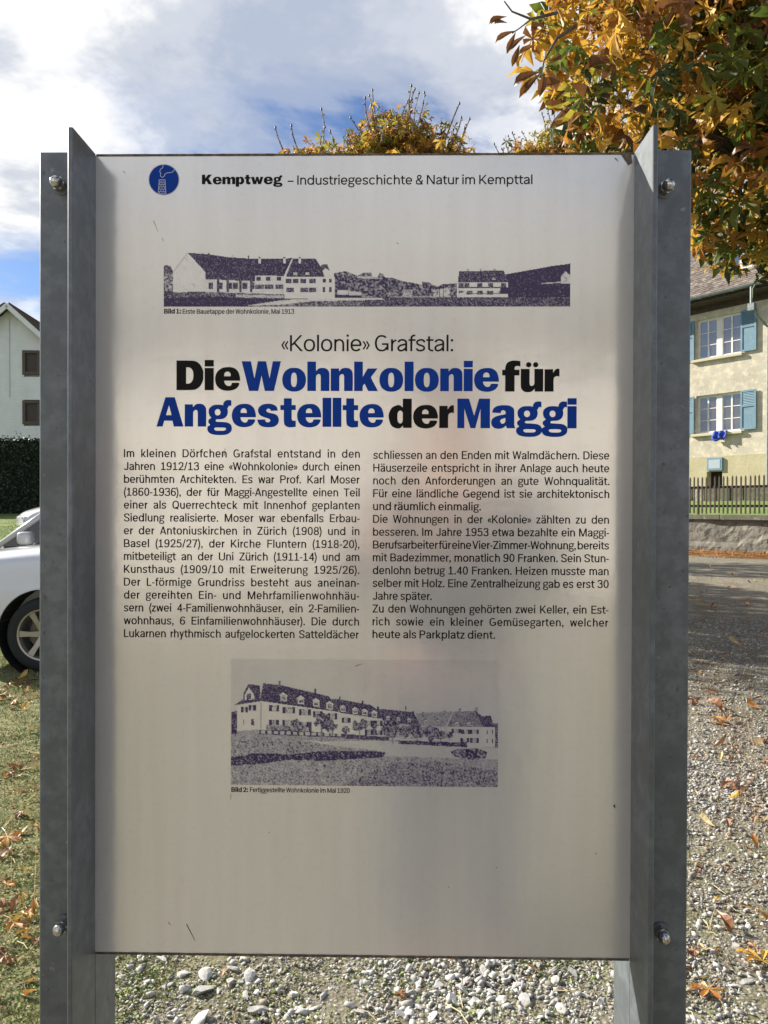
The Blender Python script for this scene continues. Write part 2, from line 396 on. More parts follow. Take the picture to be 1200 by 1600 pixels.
        if c == '3':
            R += [P(_smooth([(w*.6, C*.76), (q*.22, C - h*.5 - 3), (q*.5, C + ov - h/2), (q*.82, C - h*.5 - 4), (q - w*.7, C*.755), (q*.80, C*.60), (q*.40, C*.535)]), .95),
                  P(_smooth([(q*.40, C*.535), (q*.82, C*.485), (q - w*.52, C*.29), (q*.84, h*.5 + 5), (q*.5, -ov + h/2), (q*.18, h*.5 + 3), (w*.5, C*.25)]), .95)]; return fin(q, fb, fb)
        if c == '4': R += [V(q*.72 - w*.5, 0, C), B(0, q, C*.23), P([(q*.70, C - h*.45), (w*.45, C*.23 + h*.5)], .85, .9)]; return fin(q, fb, fb)
        if c == '5':
            R += [B(q*.16, q*.92, C - h), P([(q*.16 + w*.42, C - h*.2), (q*.08 + w*.42, C*.50)], .85),
                  P(_smooth([(q*.08 + w*.42, C*.52), (q*.34, C*.60), (q*.60, C*.615), (q - w*.65, C*.50), (q - w*.5, C*.30), (q*.80, h*.5 + 4), (q*.45, -ov + h/2), (q*.16, h*.5 + 3), (w*.45, C*.22)]), .95)]; return fin(q, fb, fb)
        if c == '6':
            R += [O(0, q, -ov, C*.64), P(_smooth([(w*.5, C*.32), (w*.52, C*.60), (q*.24 + w*.1, C*.88), (q*.56, C + ov - h/2), (q*.84, C - h*.5 - 2), (q - w*.5, C*.80)]), .95)]; return fin(q, fb, fb)
        if c == '9':
            R += [O(0, q, C*.36, C + ov), P(_smooth([(q - w*.5, C*.68), (q - w*.52, C*.40), (q*.76 - w*.1, C*.12), (q*.44, -ov + h/2), (q*.16, h*.5 + 2), (w*.5, C*.20)]), .95)]; return fin(q, fb, fb)
        if c == '7': R += [B(0, q, C - h), P(_smooth([(q - w*.55, C - h*.6), (q*.62, C*.55), (q*.38, 0)]))]; return fin(q, fb, fb)
        if c == '8': R += [O(q*.05, q*.95, C*.50 - h*.4, C + ov, .9, .95), O(0, q, -ov, C*.50 + h*.45, .95)]; return fin(q, fb, fb)
        if c in '.,:':
            d = w*1.15
            R.append(dot(0, 0, d))
            if c == ',': R.append(P([(d*.72, 2), (d*.25, -d*.75 - 4)], .5))
            if c == ':': R.append(dot(0, X - d, d))
            return fin(d, sb*.9, sb*.9)
        if c == '-': R += [B(0, 26*k, X*.5 - h*.5)]; return fin(26*k, 4, 4)
        if c == '–': R += [B(0, 60, X*.5 - h*.5)]; return fin(60, 3, 3)
        if c == '/': R += [D(w*.4, -3, 38*k - w*.4, C + 3, .85)]; return fin(38*k, 1, 1)
        if c == '(': R += [P(_smooth([(25, AS + 4), (9 + w*.3, C*.72), (w/2, C*.38), (9 + w*.3, C*.04), (25, -27)]), .9)]; return fin(27, 4, 1)
        if c == ')': R += [P(_smooth([(2, AS + 4), (18 - w*.3, C*.72), (27 - w/2, C*.38), (18 - w*.3, C*.04), (2, -27)]), .9)]; return fin(27, 1, 4)
        if c in '«»':
            for j in (0, 20):
                pts = [(18 + j, 62), (3 + j, 37), (18 + j, 12)] if c == '«' else [(3 + j, 62), (18 + j, 37), (3 + j, 12)]
                R.append(P(pts, .72, .9))
            return fin(40, 3, 3)
        if c == '&':
            R += [P(_smooth([(70, 0), (52, 22), (30, 52), (19, 74), (26, 93), (38, C - h*.4), (52, 90), (54, 76), (44, 62), (26, 50), (10, 38), (w*.55, 24), (14, 8), (32, -ov + h/2), (50, 6), (62, 24), (67, 46)]), .9)]; return fin(74, rb, rb)
        return [], 30

HEAVY = {
 'D': (89, ["0,0 0,100 ~40,100 ~62,98 ~78,87 ~88,67 ~89,50 ~88,33 ~78,13 ~62,2 ~40,0", "32,22 ~37,22 ~46,24 ~54,35 ~56,49 ~54,65 ~46,75 ~37,77 32,77"]),
 'i': (30, ["0,0 0,75 30,75 30,0", "0,80 0,102 30,102 30,80"]),
 'e': (83, ["83,32 ~82,46 ~75,65 ~60,76 ~42,78 ~22,74 ~6,60 ~0,38 ~6,15 ~21,2 ~42,-2 ~61,1 ~74,9 ~80,24 56,25 ~53,17 ~45,14 ~36,18 ~31,26 30,32", "30,47 ~32,58 ~41,63 ~50,58 52,47"]),
 'o': (80, ["~40,78 ~22,75 ~6,61 ~0,38 ~6,14 ~22,1 ~40,-2 ~58,1 ~74,14 ~80,38 ~74,61 ~58,75", "~39.5,62 ~32,56 ~29.5,37 ~32,19 ~39.5,13 ~47,19 ~49.5,37 ~47,56"]),
 'W': (132, ["0,100 31,100 43,42 55,100 82,100 94,42 105,100 132,100 109,0 78,0 67,52 56,0 25,0"]),
 'h': (74, ["0,0 0,99 29,99 29,67 ~37,75 ~48,78 ~62,76 ~72,66 ~74,50 74,0 45,0 45,47 ~43,55 ~37,57 ~31,53 29,48 29,0"]),
 'n': (74, ["0,0 0,76 28,76 28,66 ~37,75 ~48,78 ~62,76 ~72,66 ~74,50 74,0 45,0 45,47 ~43,55 ~37,57 ~31,53 29,48 29,0"]),
 'm': (119, ["0,0 0,76 28,76 28,66 ~37,75 ~48,78 ~62,75 ~71,65 ~81,74 ~93,78 ~107,76 ~117,66 ~119,50 119,0 90,0 90,47 ~88,55 ~82,57 ~76,53 74,47 74,0 45,0 45,47 ~43,55 ~37,57 ~31,53 29,47 29,0"]),
 'u': (74, ["74,76 74,0 46,0 46,10 ~37,1 ~26,-2 ~12,0 ~2,10 ~0,26 0,76 29,76 29,29 ~31,21 ~37,19 ~43,23 45,28 45,76"]),
 'k': (80, ["0,0 0,99 29,99 29,48 45,76 78,76 56,46 80,0 47,0 35,25 29,17 29,0"]),
 'l': (30, ["0,0 0,99 30,99 30,0"]),
 'f': (57, ["10,73 ~10,80 ~16,96 ~30,103 ~45,104 60,102 60,84 ~50,86 ~43,84 ~41,78 41,73 57,73 57,54 41,54 41,0 10,0 10,54 0,54 0,73"]),
 'r': (48, ["0,0 0,75 28,75 28,62 ~34,72 ~42,77 49,76 49,50 ~42,52 ~34,49 ~30,40 30,0"]),
 'A': (93, ["0,0 31,100 63,100 93,0 60,0 55,20 27,20 21,0", "33,39 52,39 43,74"]),
 'g': (79, ["~37,75 ~20,73 ~7,63 ~4,50 ~8,36 ~20,27 ~37,25 ~54,27 ~66,36 ~70,50 ~67,63 ~54,73", "~35,60 ~28,57 ~25,49 ~28,41 ~35,38 ~42,41 ~45,49 ~42,57", "!54,70 ~55,80 ~61,88 ~70,91 82,90 82,71 ~74,71 69,62",
        "!14,31 ~4,23 ~3,14 ~9,6 ~1,0 ~0,-12 ~8,-23 ~25,-28 ~45,-29 ~65,-27 ~80,-18 ~84,-5 ~80,7 ~68,14 ~50,16 ~32,17 ~28,20 32,26", "~23,-8 ~27,-3.5 ~45,-3 ~60,-4 ~64,-8.5 ~58,-13.5 ~44,-14 ~29,-13.5"]),
 's': (75, ["71,55 ~66,69 ~53,76.5 ~38,78.5 ~20,76 ~6,66 ~3,53 ~9,40 ~22,33 ~38,28 ~45,23 ~43,17 ~36,15 ~29,18 27,25 0,24 ~6,8 ~20,0 ~38,-2 ~57,0 ~70,9 ~74.5,22 ~70,37 ~58,44 ~40,48 ~32,53 ~33,59 ~38,61.5 ~44,60 47,54"]),
 't': (53, ["12,74 12,97 39,97 39,74 53,74 53,57 39,57 39,28 ~42,21 53,21 53,0 ~40,-2 ~26,-1 ~15,6 12,20 12,57 0,57 0,74"]),
 'd': (77, ["77,0 77,99 47,99 47,69 ~39,76 ~28,77 ~11,69 ~1,50 ~0,34 ~8,9 ~24,-1 ~38,-1 48,8 48,0", "~29,38 ~31,53 ~39,59 ~46,54 47,48 47,27 ~45,19 ~38,15 ~31,21"]),
 'p': (77, ["0,76 0,-26 30,-26 30,6 ~38,0 ~49,-2 ~66,7 ~76,26 ~77,42 ~69,67 ~53,77 ~39,77 29,68 29,76", "~48,38 ~46,23 ~38,17 ~31,22 30,28 30,49 ~32,57 ~39,61 ~46,55"]),
 'M': (107, ["0,0 0,100 38,100 55,42 71,100 107,100 107,0 76,0 76,66 59,0 43,0 23,66 23,0"]),
 'a': (77, ["50,0 48,9 ~38,1 ~24,-2 ~8,2 ~0,14 ~1,27 ~9,37 ~24,43 ~40,46 46,48 ~46,56 ~40,61 ~33,59 30,51 2,53 ~8,68 ~22,76 ~40,78 ~60,76 ~73,66 75,50 75,12 78,0", "~29,23 ~32,30 46,35 46,23 ~40,16 ~33,16"]),
 'w': (112, ["0,76 29,76 38,34 47,76 68,76 77,34 86,76 112,76 92,0 64,0 56,38 48,0 20,0"]),
 'K': (95, ["0,0 0,100 31,100 31,60 56,100 91,100 62,60 95,0 59,0 41,36 31,24 31,0"]),
}
HEAVY['ü'] = (74, HEAVY['u'][1] + ["!" + " ".join("~%.1f,%.1f" % (cx + 8.8*math.cos(a*math.pi/4), 90 + 8.8*math.sin(a*math.pi/4)) for a in range(8)) for cx in (26, 49)])
def _contour(s):
    s = s.lstrip('!')
    P = [(q.startswith('~'), tuple(float(v) for v in q.lstrip('~').split(','))) for q in s.split()]
    n = len(P); out = []
    for i in range(n):
        s1, p1 = P[i]; s2, p2 = P[(i + 1) % n]
        out.append(p1)
        if s1 or s2:
            p0 = P[i - 1][1] if s1 else (2*p1[0] - p2[0], 2*p1[1] - p2[1])
            p3 = P[(i + 2) % n][1] if s2 else (2*p2[0] - p1[0], 2*p2[1] - p1[1])
            for k in (1, 2, 3):
                t = k/4
                out.append(tuple(0.5*(2*p1[j] + (p2[j] - p0[j])*t + (2*p0[j] - 5*p1[j] + 4*p2[j] - p3[j])*t*t + (3*p1[j] - p0[j] - 3*p2[j] + p3[j])*t**3) for j in (0, 1)))
    return out
def _area(c): return sum(a[0]*b[1] - b[0]*a[1] for a, b in zip(c, c[1:] + c[:1]))/2
_hcache = {}
def heavy_glyph(c):
    """triangulated heavy glyph: verts, tris, advance"""
    if c in _hcache: return _hcache[c]
    adv, cs = HEAVY[c]
    groups = []
    for q in cs:
        pts = _contour(q)
        if groups and not q.startswith('!') and len(groups[-1]) and _inside(pts[0], groups[-1][0]): groups[-1].append(pts)
        else: groups.append([pts])
    V, T = [], []
    for gi, g in enumerate(groups):
        flat = [p for lp in g for p in lp]
        tris = tessellate_polygon([[Vector((p[0], p[1], 0)) for p in lp] for lp in g])
        b = len(V); V += [(p[0], p[1], gi) for p in flat]
        for t in tris:
            a = [flat[k] for k in t]
            if _area(a) < 0: t = (t[0], t[2], t[1])
            T.append(tuple(b + k for k in t))
    _hcache[c] = (V, T, adv)
    return _hcache[c]
def _inside(p, poly):
    r = False
    for a, b in zip(poly, poly[1:] + poly[:1]):
        if (a[1] > p[1]) != (b[1] > p[1]) and p[0] < (b[0] - a[0])*(p[1] - a[1])/(b[1] - a[1]) + a[0]: r = not r
    return r
def heavy_mesh(s, x0, x1, base, cap, name, P2, lift, gap=4.5):
    sc = cap/100
    nat = (sum(HEAVY[c][0] for c in s) + gap*(len(s) - 1))*sc
    hs = (x1 - x0)/nat
    V, T = [], []; x = x0
    for c in s:
        v, t, adv = heavy_glyph(c)
        b = len(V)
        V += [P2(x + q[0]*sc*hs, base + q[1]*sc, lift + 5e-6*q[2]) for q in v]
        T += [tuple(b + k for k in q) for q in t]
        x += (adv + gap)*sc*hs
    me = bpy.data.meshes.new(name); me.from_pydata(V, [], T); me.update()
    return me, hs
PENS = {}
def text_mesh(s, x0, x1, base, cap, style, name, P2, lift, fit='space'):
    """lettering of one run between x0 and x1 (metres on the panel); P2 maps (u, v) to 3-D"""
    w, h, k = style
    pen = Pen(w, h, k)
    sc = cap/100.0
    gl = [pen.glyph(c) for c in s]
    nat = sum(a for _, a in gl)*sc
    first = gl[0][0]; l0 = min(p[0] for st in first for sd in st for p in sd)*sc if first else 0
    last, la = gl[-1]; r0 = (la - max(p[0] for st in last for sd in st for p in sd))*sc if last else 0
    want = (x1 - x0) + l0 + r0
    nsp = s.count(' ')
    extra = want - nat
    hs, sp, tr = 1.0, 0.0, 0.0
    if fit == 'space' and nsp:
        sp = extra/nsp
        lo = -14*sc
        if sp < lo: tr = (extra - lo*nsp)/(len(s) - 1); sp = lo
        if sp > 40*sc: tr = (extra - 40*sc*nsp)/(len(s) - 1); sp = 40*sc
    else:
        hs = want/nat
        if hs > 1.06: tr = (want - nat*1.06)/max(1, len(s) - 1); hs = 1.06
        if hs < .94: tr = (want - nat*.94)/max(1, len(s) - 1); hs = .94
    verts, faces = [], []
    x = x0 - l0*hs; n = 0
    for c, (sts, adv) in zip(s, gl):
        for q, (Ls, Rs) in enumerate(sts):
            z = lift + 4e-6*(q % 6)
            b = len(verts)
            for a_, b_ in zip(Ls, Rs):
                verts.append(P2(x + a_[0]*sc*hs, base + a_[1]*sc, z)); verts.append(P2(x + b_[0]*sc*hs, base + b_[1]*sc, z))
            for i in range(len(Ls) - 1):
                faces.append((b + 2*i, b + 2*i + 1, b + 2*i + 3, b + 2*i + 2))
        x += adv*sc*hs + tr + (sp if c == ' ' else 0)
    me = bpy.data.meshes.new(name); me.from_pydata(verts, [], faces); me.update()
    return me, (nat, want)

# ================================================================ ground
HOUSE_O = Vector((12.97, 30.0)); HOUSE_A = math.atan2(-0.798, 0.603)
HX = Vector((0.603, -0.798)); HY = Vector((0.798, 0.603))
def gz(x, y):
    """height of the open ground"""
    x = np.asarray(x, float); y = np.asarray(y, float)
    left = sstep(-1.0, -6.0, -(-x)) if False else np.clip((-x - 2.0)/4.0, 0, 1)
    z = left*np.clip(y - 8.0, 0, 24)*0.058
    z = z + 0.012*np.sin(x*2.1 + .5)*np.sin(y*1.7) * np.clip(y/3, 0, 1)
    return z
def gzf(x, y): return float(gz(x, y))
def axis(lo, hi, core_lo, core_hi, step, grow):
    a = list(np.arange(core_lo, core_hi, step)); s = step; v = core_hi
    while v < hi: a.append(v); s *= grow; v += s
    a.append(hi); s = step; v = core_lo
    while v > lo: s *= grow; v -= s; a.insert(0, max(v, lo))
    return np.array(a)
gx = axis(-400, 400, -6, 9, .12, 1.22); gy = axis(-120, 700, 0, 14, .12, 1.2)
GX, GY = np.meshgrid(gx, gy); GZ = gz(GX, GY)
near = (np.abs(GX) < 10) & (GY > 0) & (GY < 15)
GZ = GZ + np.where(near, nrg.normal(0, .0035, GX.shape), 0)
idx = np.arange(GX.size).reshape(GX.shape)
q = np.stack([idx[:-1, :-1], idx[:-1, 1:], idx[1:, 1:], idx[1:, :-1]], -1).reshape(-1, 4)
me = bpy.data.meshes.new('ground'); me.from_pydata(np.stack([GX, GY, GZ], -1).reshape(-1, 3).tolist(), [], q.tolist())
def edge_x(y): return np.where(y < 2.2, -.72, np.where(y < 8, -.72 - (y - 2.2)*.33, -2.6 - (y - 8)*.1))
gm = bpy.data.materials.new('gravel_and_grass'); gm.use_nodes = True; n = gm.node_tree; b = n.nodes['Principled BSDF']; L = n.links.new
def N(t, **k):
    q_ = n.nodes.new(t)
    for a_, b_ in k.items():
        if a_ in q_.inputs: q_.inputs[a_].default_value = b_
        else: setattr(q_, a_, b_)
    return q_
def Rm(fac, p0, p1, c0, c1):
    r = N('ShaderNodeValToRGB'); L(fac, r.inputs[0]); e = r.color_ramp.elements; e[0].position = p0; e[1].position = p1; e[0].color = (*c0, 1); e[1].color = (*c1, 1); return r.outputs[0]
def Mx(f, a_, b_, bt='MIX'):
    x = N('ShaderNodeMix', data_type='RGBA', blend_type=bt); x.clamp_factor = True
    for i, v in ((0, f), (6, a_), (7, b_)):
        if isinstance(v, (int, float)): x.inputs[i].default_value = v
        elif isinstance(v, tuple): x.inputs[i].default_value = (*v, 1)
        else: L(v, x.inputs[i])
    return x.outputs[2]
geo = N('ShaderNodeNewGeometry'); pos = geo.outputs['Position']
def NZ(sc, det=5, ro=.6):
    t = N('ShaderNodeTexNoise', Scale=sc, Detail=det, Roughness=ro); L(pos, t.inputs['Vector']); return t.outputs['Fac']
def VZ(sc, feat='F1', out='Color'):
    t = N('ShaderNodeTexVoronoi', Scale=sc); t.feature = feat; L(pos, t.inputs['Vector']); return t.outputs[out]
vd1 = VZ(34, out='Distance'); vd2 = VZ(75, out='Distance')
vc1 = N('ShaderNodeSeparateColor'); L(VZ(34), vc1.inputs[0]); vc2 = N('ShaderNodeSeparateColor'); L(VZ(75), vc2.inputs[0])
dirt = Rm(NZ(3.2, 8), .35, .68, (0.095, 0.085, 0.052), (0.180, 0.160, 0.108))
dirt = Mx(Rm(NZ(60, 6), .45, .7, (0, 0, 0), (1, 1, 1)), dirt, (0.30, 0.28, 0.24))
stone1 = Rm(vc1.outputs[0], .1, .95, (0.20, 0.195, 0.18), (0.52, 0.51, 0.48))
stone2 = Rm(vc2.outputs[1], .1, .95, (0.17, 0.165, 0.15), (0.46, 0.45, 0.42))
m1 = Rm(vd1, .22, .40, (1, 1, 1), (0, 0, 0)); m2 = Rm(vd2, .25, .42, (1, 1, 1), (0, 0, 0))
pick1 = Rm(vc1.outputs[2], .42, .5, (0, 0, 0), (1, 1, 1))
patch = Rm(NZ(1.1, 5), .40, .58, (0.25, .25, .25), (1, 1, 1))
f2 = N('ShaderNodeMath', operation='MULTIPLY'); L(m2, f2.inputs[0]); L(patch, f2.inputs[1])
f1a = N('ShaderNodeMath', operation='MULTIPLY'); L(m1, f1a.inputs[0]); L(pick1, f1a.inputs[1])
f1 = N('ShaderNodeMath', operation='MULTIPLY'); L(f1a.outputs[0], f1.inputs[0]); L(patch, f1.inputs[1])
grav = Mx(f1.outputs[0], Mx(f2.outputs[0], dirt, stone2), stone1)
moss = Rm(NZ(14, 7), .38, .60, (0.075, 0.095, 0.026), (0.20, 0.19, 0.085))
moss = Mx(Rm(NZ(45, 6), .5, .68, (0, 0, 0), (1, 1, 1)), moss, (0.27, 0.25, 0.15))
sp = N('ShaderNodeSeparateXYZ'); L(pos, sp.inputs[0])
def M(op, a_, b_=None, cl=False):
    q_ = N('ShaderNodeMath', operation=op); q_.use_clamp = cl
    for i, v in enumerate((a_, b_)):
        if v is None: continue
        if isinstance(v, (int, float)): q_.inputs[i].default_value = v
        else: L(v, q_.inputs[i])
    return q_.outputs[0]
# grass to the left of a line running away from the board, ragged by noise
lim = M('ADD', M('MULTIPLY', M('MAXIMUM', M('SUBTRACT', sp.outputs[1], 2.2), 0.0), -.33), -.78)
lim = M('MAXIMUM', lim, -3.2)
lim = M('SUBTRACT', lim, M('MULTIPLY', M('MAXIMUM', M('SUBTRACT', 1.5, sp.outputs[1]), 0.0), 6.0))
g = M('ADD', M('MULTIPLY', M('SUBTRACT', lim, sp.outputs[0]), 3.0), M('MULTIPLY', M('SUBTRACT', NZ(5, 6), .5), 3.0))
gmask = M('ADD', g, .5, True)
mossy = M('MULTIPLY', Rm(NZ(2.4, 6), .47, .60, (0, 0, 0), (1, 1, 1)), .55)
# mossy dirt close to the board, clean gravel on the yard
nearf = M('SUBTRACT', 1.0, M('MULTIPLY', M('SUBTRACT', sp.outputs[1], 2.6), .8), True)
mossy = M('MULTIPLY', mossy, M('MAXIMUM', nearf, .12))
colr = Mx(mossy, grav, moss)
farg = Rm(NZ(.8, 6), .4, .65, (0.10, 0.15, 0.035), (0.20, 0.24, 0.07))
mossg = Mx(M('MULTIPLY', M('SUBTRACT', sp.outputs[1], 6.5), .3, True), moss, farg)
L(Mx(gmask, colr, mossg), b.inputs['Base Color']); b.inputs['Roughness'].default_value = .95; b.inputs['Specular IOR Level'].default_value = .2
hsum = M('ADD', M('MULTIPLY', M('SUBTRACT', .45, vd1), M('MULTIPLY', f1a.outputs[0], 1.4)), M('MULTIPLY', NZ(90, 8, .7), .35))
hsum = M('ADD', hsum, M('MULTIPLY', M('SUBTRACT', .4, vd2), .35))
bp = N('ShaderNodeBump', Strength=.9, Distance=.016); L(hsum, bp.inputs['Height']); L(bp.outputs[0], b.inputs['Normal'])
o = link('ground', me, None, gm, smooth=True); tag(o, kind='structure', label='gravel yard with mossy grass verge to the left')

# ---- loose stones, one mesh
ICO = bmesh.new(); bmesh.ops.create_icosphere(ICO, subdivisions=1, radius=1.0)
IV = np.array([v.co[:] for v in ICO.verts]); ICO.verts.index_update(); IF = np.array([[v.index for v in f.verts] for f in ICO.faces]); ICO.free()
I2 = bmesh.new(); bmesh.ops.create_icosphere(I2, subdivisions=2, radius=1.0); I2.verts.index_update()
I2V = np.array([v.co[:] for v in I2.verts]); I2F = np.array([[v.index for v in f.verts] for f in I2.faces]); I2.free()
def rock(V, k):
    """crushed-stone look: planes cut off a sphere"""
    v = V.copy()
    for _ in range(12):
        d = nrg.normal(size=3); d /= np.linalg.norm(d); h = nrg.uniform(.32, .72); t = v @ d; v = v - np.outer(np.maximum(t - h, 0), d)
    return v*np.array([1.4, nrg.uniform(.6, 1.05), nrg.uniform(.42, .85)])
def mass(name, variants, F, P, S, rot, matidx, mats, smooth=False, tilt=.4):
    """merge many transformed copies: variants list of (n,3), one face list"""
    n_ = len(P); nv = variants[0].shape[0]; nf = F.shape[0]; k = F.shape[1]
    VV = np.stack(variants)[nrg.integers(0, len(variants), n_)]
    a = rot; c, s = np.cos(a), np.sin(a); t = nrg.normal(0, tilt, n_); u = nrg.normal(0, tilt, n_)
    x, y, z = VV[..., 0], VV[..., 1], VV[..., 2]
    y, z = y*np.cos(t)[:, None] - z*np.sin(t)[:, None], y*np.sin(t)[:, None] + z*np.cos(t)[:, None]
    x, z = x*np.cos(u)[:, None] + z*np.sin(u)[:, None], -x*np.sin(u)[:, None] + z*np.cos(u)[:, None]
    x, y = x*c[:, None] - y*s[:, None], x*s[:, None] + y*c[:, None]
    V = np.stack([x, y, z], -1)*S[:, None, None] + P[:, None, :]
    FF = (F[None] + (np.arange(n_)*nv)[:, None, None]).reshape(-1, k)
    me = bpy.data.meshes.new(name); me.vertices.add(n_*nv); me.vertices.foreach_set('co', V.reshape(-1).astype(np.float32))
    me.loops.add(FF.size); me.loops.foreach_set('vertex_index', FF.reshape(-1).astype(np.int32))
    me.polygons.add(len(FF)); me.polygons.foreach_set('loop_start', np.arange(0, FF.size, k, dtype=np.int32)); me.polygons.foreach_set('loop_total', np.full(len(FF), k, np.int32))
    me.polygons.foreach_set('material_index', np.repeat(matidx, nf).astype(np.int32)); me.update(calc_edges=True); me.validate()
    o = bpy.data.objects.new(name, me); COL.objects.link(o)
    for m in mats: me.materials.append(m)
    if smooth: me.polygons.foreach_set('use_smooth', [True]*len(me.polygons))
    return o
stoneM = [mat('grey_limestone', (0.36, 0.36, 0.345), .9, var=((0.26, 0.25, 0.23), 40, .4, .7), bump=(120, .5, .003), world=True), mat('pale_limestone', (0.49, 0.485, 0.46), .9, var=((0.36, 0.355, 0.33), 40, .4, .7), bump=(120, .5, .003), world=True),
          mat('brown_gravel', (0.30, 0.27, 0.21), .95, var=((0.19, 0.17, 0.125), 30, .4, .7), world=True), mat('dark_gravel', (0.19, 0.18, 0.155), .95)]
rocks = [rock(IV, i) for i in range(14)]; rocks2 = [rock(I2V, i) for i in range(10)]
def stones(x0, x1, y0, y1, n_, smin, smax, clump=None, p=(.34, .22, .28, .16)):
    x = nrg.uniform(x0, x1, n_); y = nrg.uniform(y0, y1, n_)
    if clump is not None:
        w_ = clump(x, y); k = nrg.random(n_) < w_; x, y = x[k], y[k]
    s = smin + (smax - smin)*nrg.random(len(x))**3.0
    return x, y, s, nrg.choice(4, len(x), p=p)
def dens(x, y):
    """stones lie thick on the worn part of the yard, thin on the mossy dirt"""
    w_ = .50 + .5*(0.5 + .5*np.sin(x*3.1 + 1.7*np.sin(y*2.3) + .6)*np.cos(y*2.9 + x*1.3))
    return np.clip(w_*np.clip((x + 1.0)/.45, .05, 1), 0, 1)
def wedge(n_, y0, y1, a0, a1, smin, smax):
    y = y0 + (y1 - y0)*nrg.random(n_)**.9; x = y*nrg.uniform(a0, a1, n_); s = smin + (smax - smin)*nrg.random(n_)**3
    k = nrg.random(n_) < (.25 + .75*(.5 + .5*np.sin(x*2.1 + y*1.3)*np.cos(y*1.9 - x)))*np.clip(.35 + (y - 2.2)*.9, .35, 1)
    return x[k], y[k], s[k], nrg.choice(4, k.sum(), p=(.36, .22, .26, .16))
sets = [stones(-.95, 1.05, 1.98, 2.5, 14000, .003, .010, dens), stones(-.95, 1.05, 1.98, 2.5, 3400, .008, .019, lambda a_, c_: np.clip(.20 + .95*np.exp(-((a_ - .22)/.24)**2 - ((c_ - 2.22)/.3)**2) + .25*np.sin(a_*17 + c_*9), 0, 1), (.45, .45, .10, 0)),
        wedge(8500, 1.8, 4.2, .36, .60, .0035, .014), wedge(1100, 1.9, 4.6, .36, .60, .009, .020), wedge(11500, 3.4, 9.5, .36, .60, .007, .022),
        stones(-1.5, 3.0, .2, 1.9, 2500, .004, .014), stones(-1.0, 3.2, 2.6, 7, 3000, .006, .016)]
x, y, s, mi = [np.concatenate(v) for v in zip(*sets)]
P = np.stack([x, y, gz(x, y) + s*.25], -1)
o = mass('gravel', rocks, IF, P, s, nrg.uniform(0, 6.3, len(x)), mi, stoneM); tag(o, 'loose crushed stones strewn over the dirt', kind='stuff')
# larger stones one can pick out, from the photograph
big = [(313, 1549, 27), (322, 1525, 20), (286, 1545, 15), (257, 1542, 16), (289, 1523, 16), (251, 1500, 14), (366, 1515, 17), (361, 1533, 16), (390, 1527, 17), (377, 1536, 9), (406, 1576, 23), (315, 1592, 26), (385, 1556, 14), (341, 1549, 11),
       (267, 1528, 11), (400, 1550, 10), (458, 1552, 12), (568, 1533, 14), (580, 1517, 13), (493, 1574, 14), (505, 1556, 14), (560, 1580, 14), (470, 1575, 11), (415, 1511, 9),
       (758, 1512, 17), (767, 1500, 13), (728, 1531, 16), (786, 1521, 15), (800, 1522, 12), (725, 1545, 17), (707, 1557, 18), (723, 1559, 16), (745, 1563, 15), (655, 1536, 15), (640, 1551, 14), (624, 1581, 16), (637, 1580, 14), (687, 1538, 15),
       (765, 1544, 14), (818, 1561, 20), (806, 1538, 15), (865, 1512, 15), (894, 1514, 16), (866, 1531, 14), (869, 1542, 11), (937, 1560, 16), (878, 1572, 17), (911, 1551, 14), (920, 1538, 9), (841, 1503, 10), (782, 1560, 13), (700, 1573, 12), (660, 1573, 14), (675, 1586, 15), (752, 1584, 15)]
big += [(1095, 1522, 9), (1150, 1478, 14), (1168, 1445, 9), (1112, 1485, 12), (1165, 1530, 16), (1190, 1525, 9), (1147, 1538, 13), (1090, 1590, 10)]
BS = []
for i in range(7):
    v = rocks2[i % 10]; me = bpy.data.meshes.new('stone'); me.from_pydata(v.tolist(), [], I2F.tolist()); me.materials.append(stoneM[1 if i % 3 else 0]); BS.append(me)
for i, (px, py, w_) in enumerate(big):
    p = on_ground(px, py + w_*.22); d_ = p.y; r = w_*d_/FPX/2*1.38
    o = bpy.data.objects.new('stone', BS[i % 7]); COL.objects.link(o); o.location = (p.x, p.y, gzf(p.x, p.y) + r*.22); o.scale = (r,)*3; o.rotation_euler = (rng.uniform(-.3, .3), rng.uniform(-.3, .3), rng.uniform(0, 6))
    if px > 1080: tag(o, '%s pale stone on gravel right of the board, %s' % ('larger' if w_ > 11 else 'small', ('beside the lower right bolt' if px < 1120 else 'at the right edge') if py < 1500 else ('near the star-shaped orange leaf' if px < 1150 else 'by the yellow leaf') if py < 1560 else 'at the picture bottom'), 'stone', 'pale stones right of the board')
    elif i == 0: tag(o, 'largest rounded pale stone under the left half of the board', 'stone', 'pale stones under the board')
    elif i == 11: tag(o, 'flat grey slab-like stone at the bottom edge of the picture, left half', 'stone', 'pale stones under the board')
    else:
        third = 'left corner' if px < 300 else 'left part' if px < 390 else 'left half' if px < 480 else 'middle' if px < 600 else 'centre right' if px < 690 else 'right half' if px < 750 else 'right part' if px < 830 else 'right end'
        row = 'close below its edge' if py < 1520 else 'just beneath its edge' if py < 1535 else 'midway down' if py < 1555 else 'near the picture bottom' if py < 1575 else 'at the picture bottom'
        tag(o, '%s pale stone under the %s of the board, %s' % ('large' if w_ > 16 else 'medium' if w_ > 12 else 'small', third, row), 'stone', 'pale stones under the board')

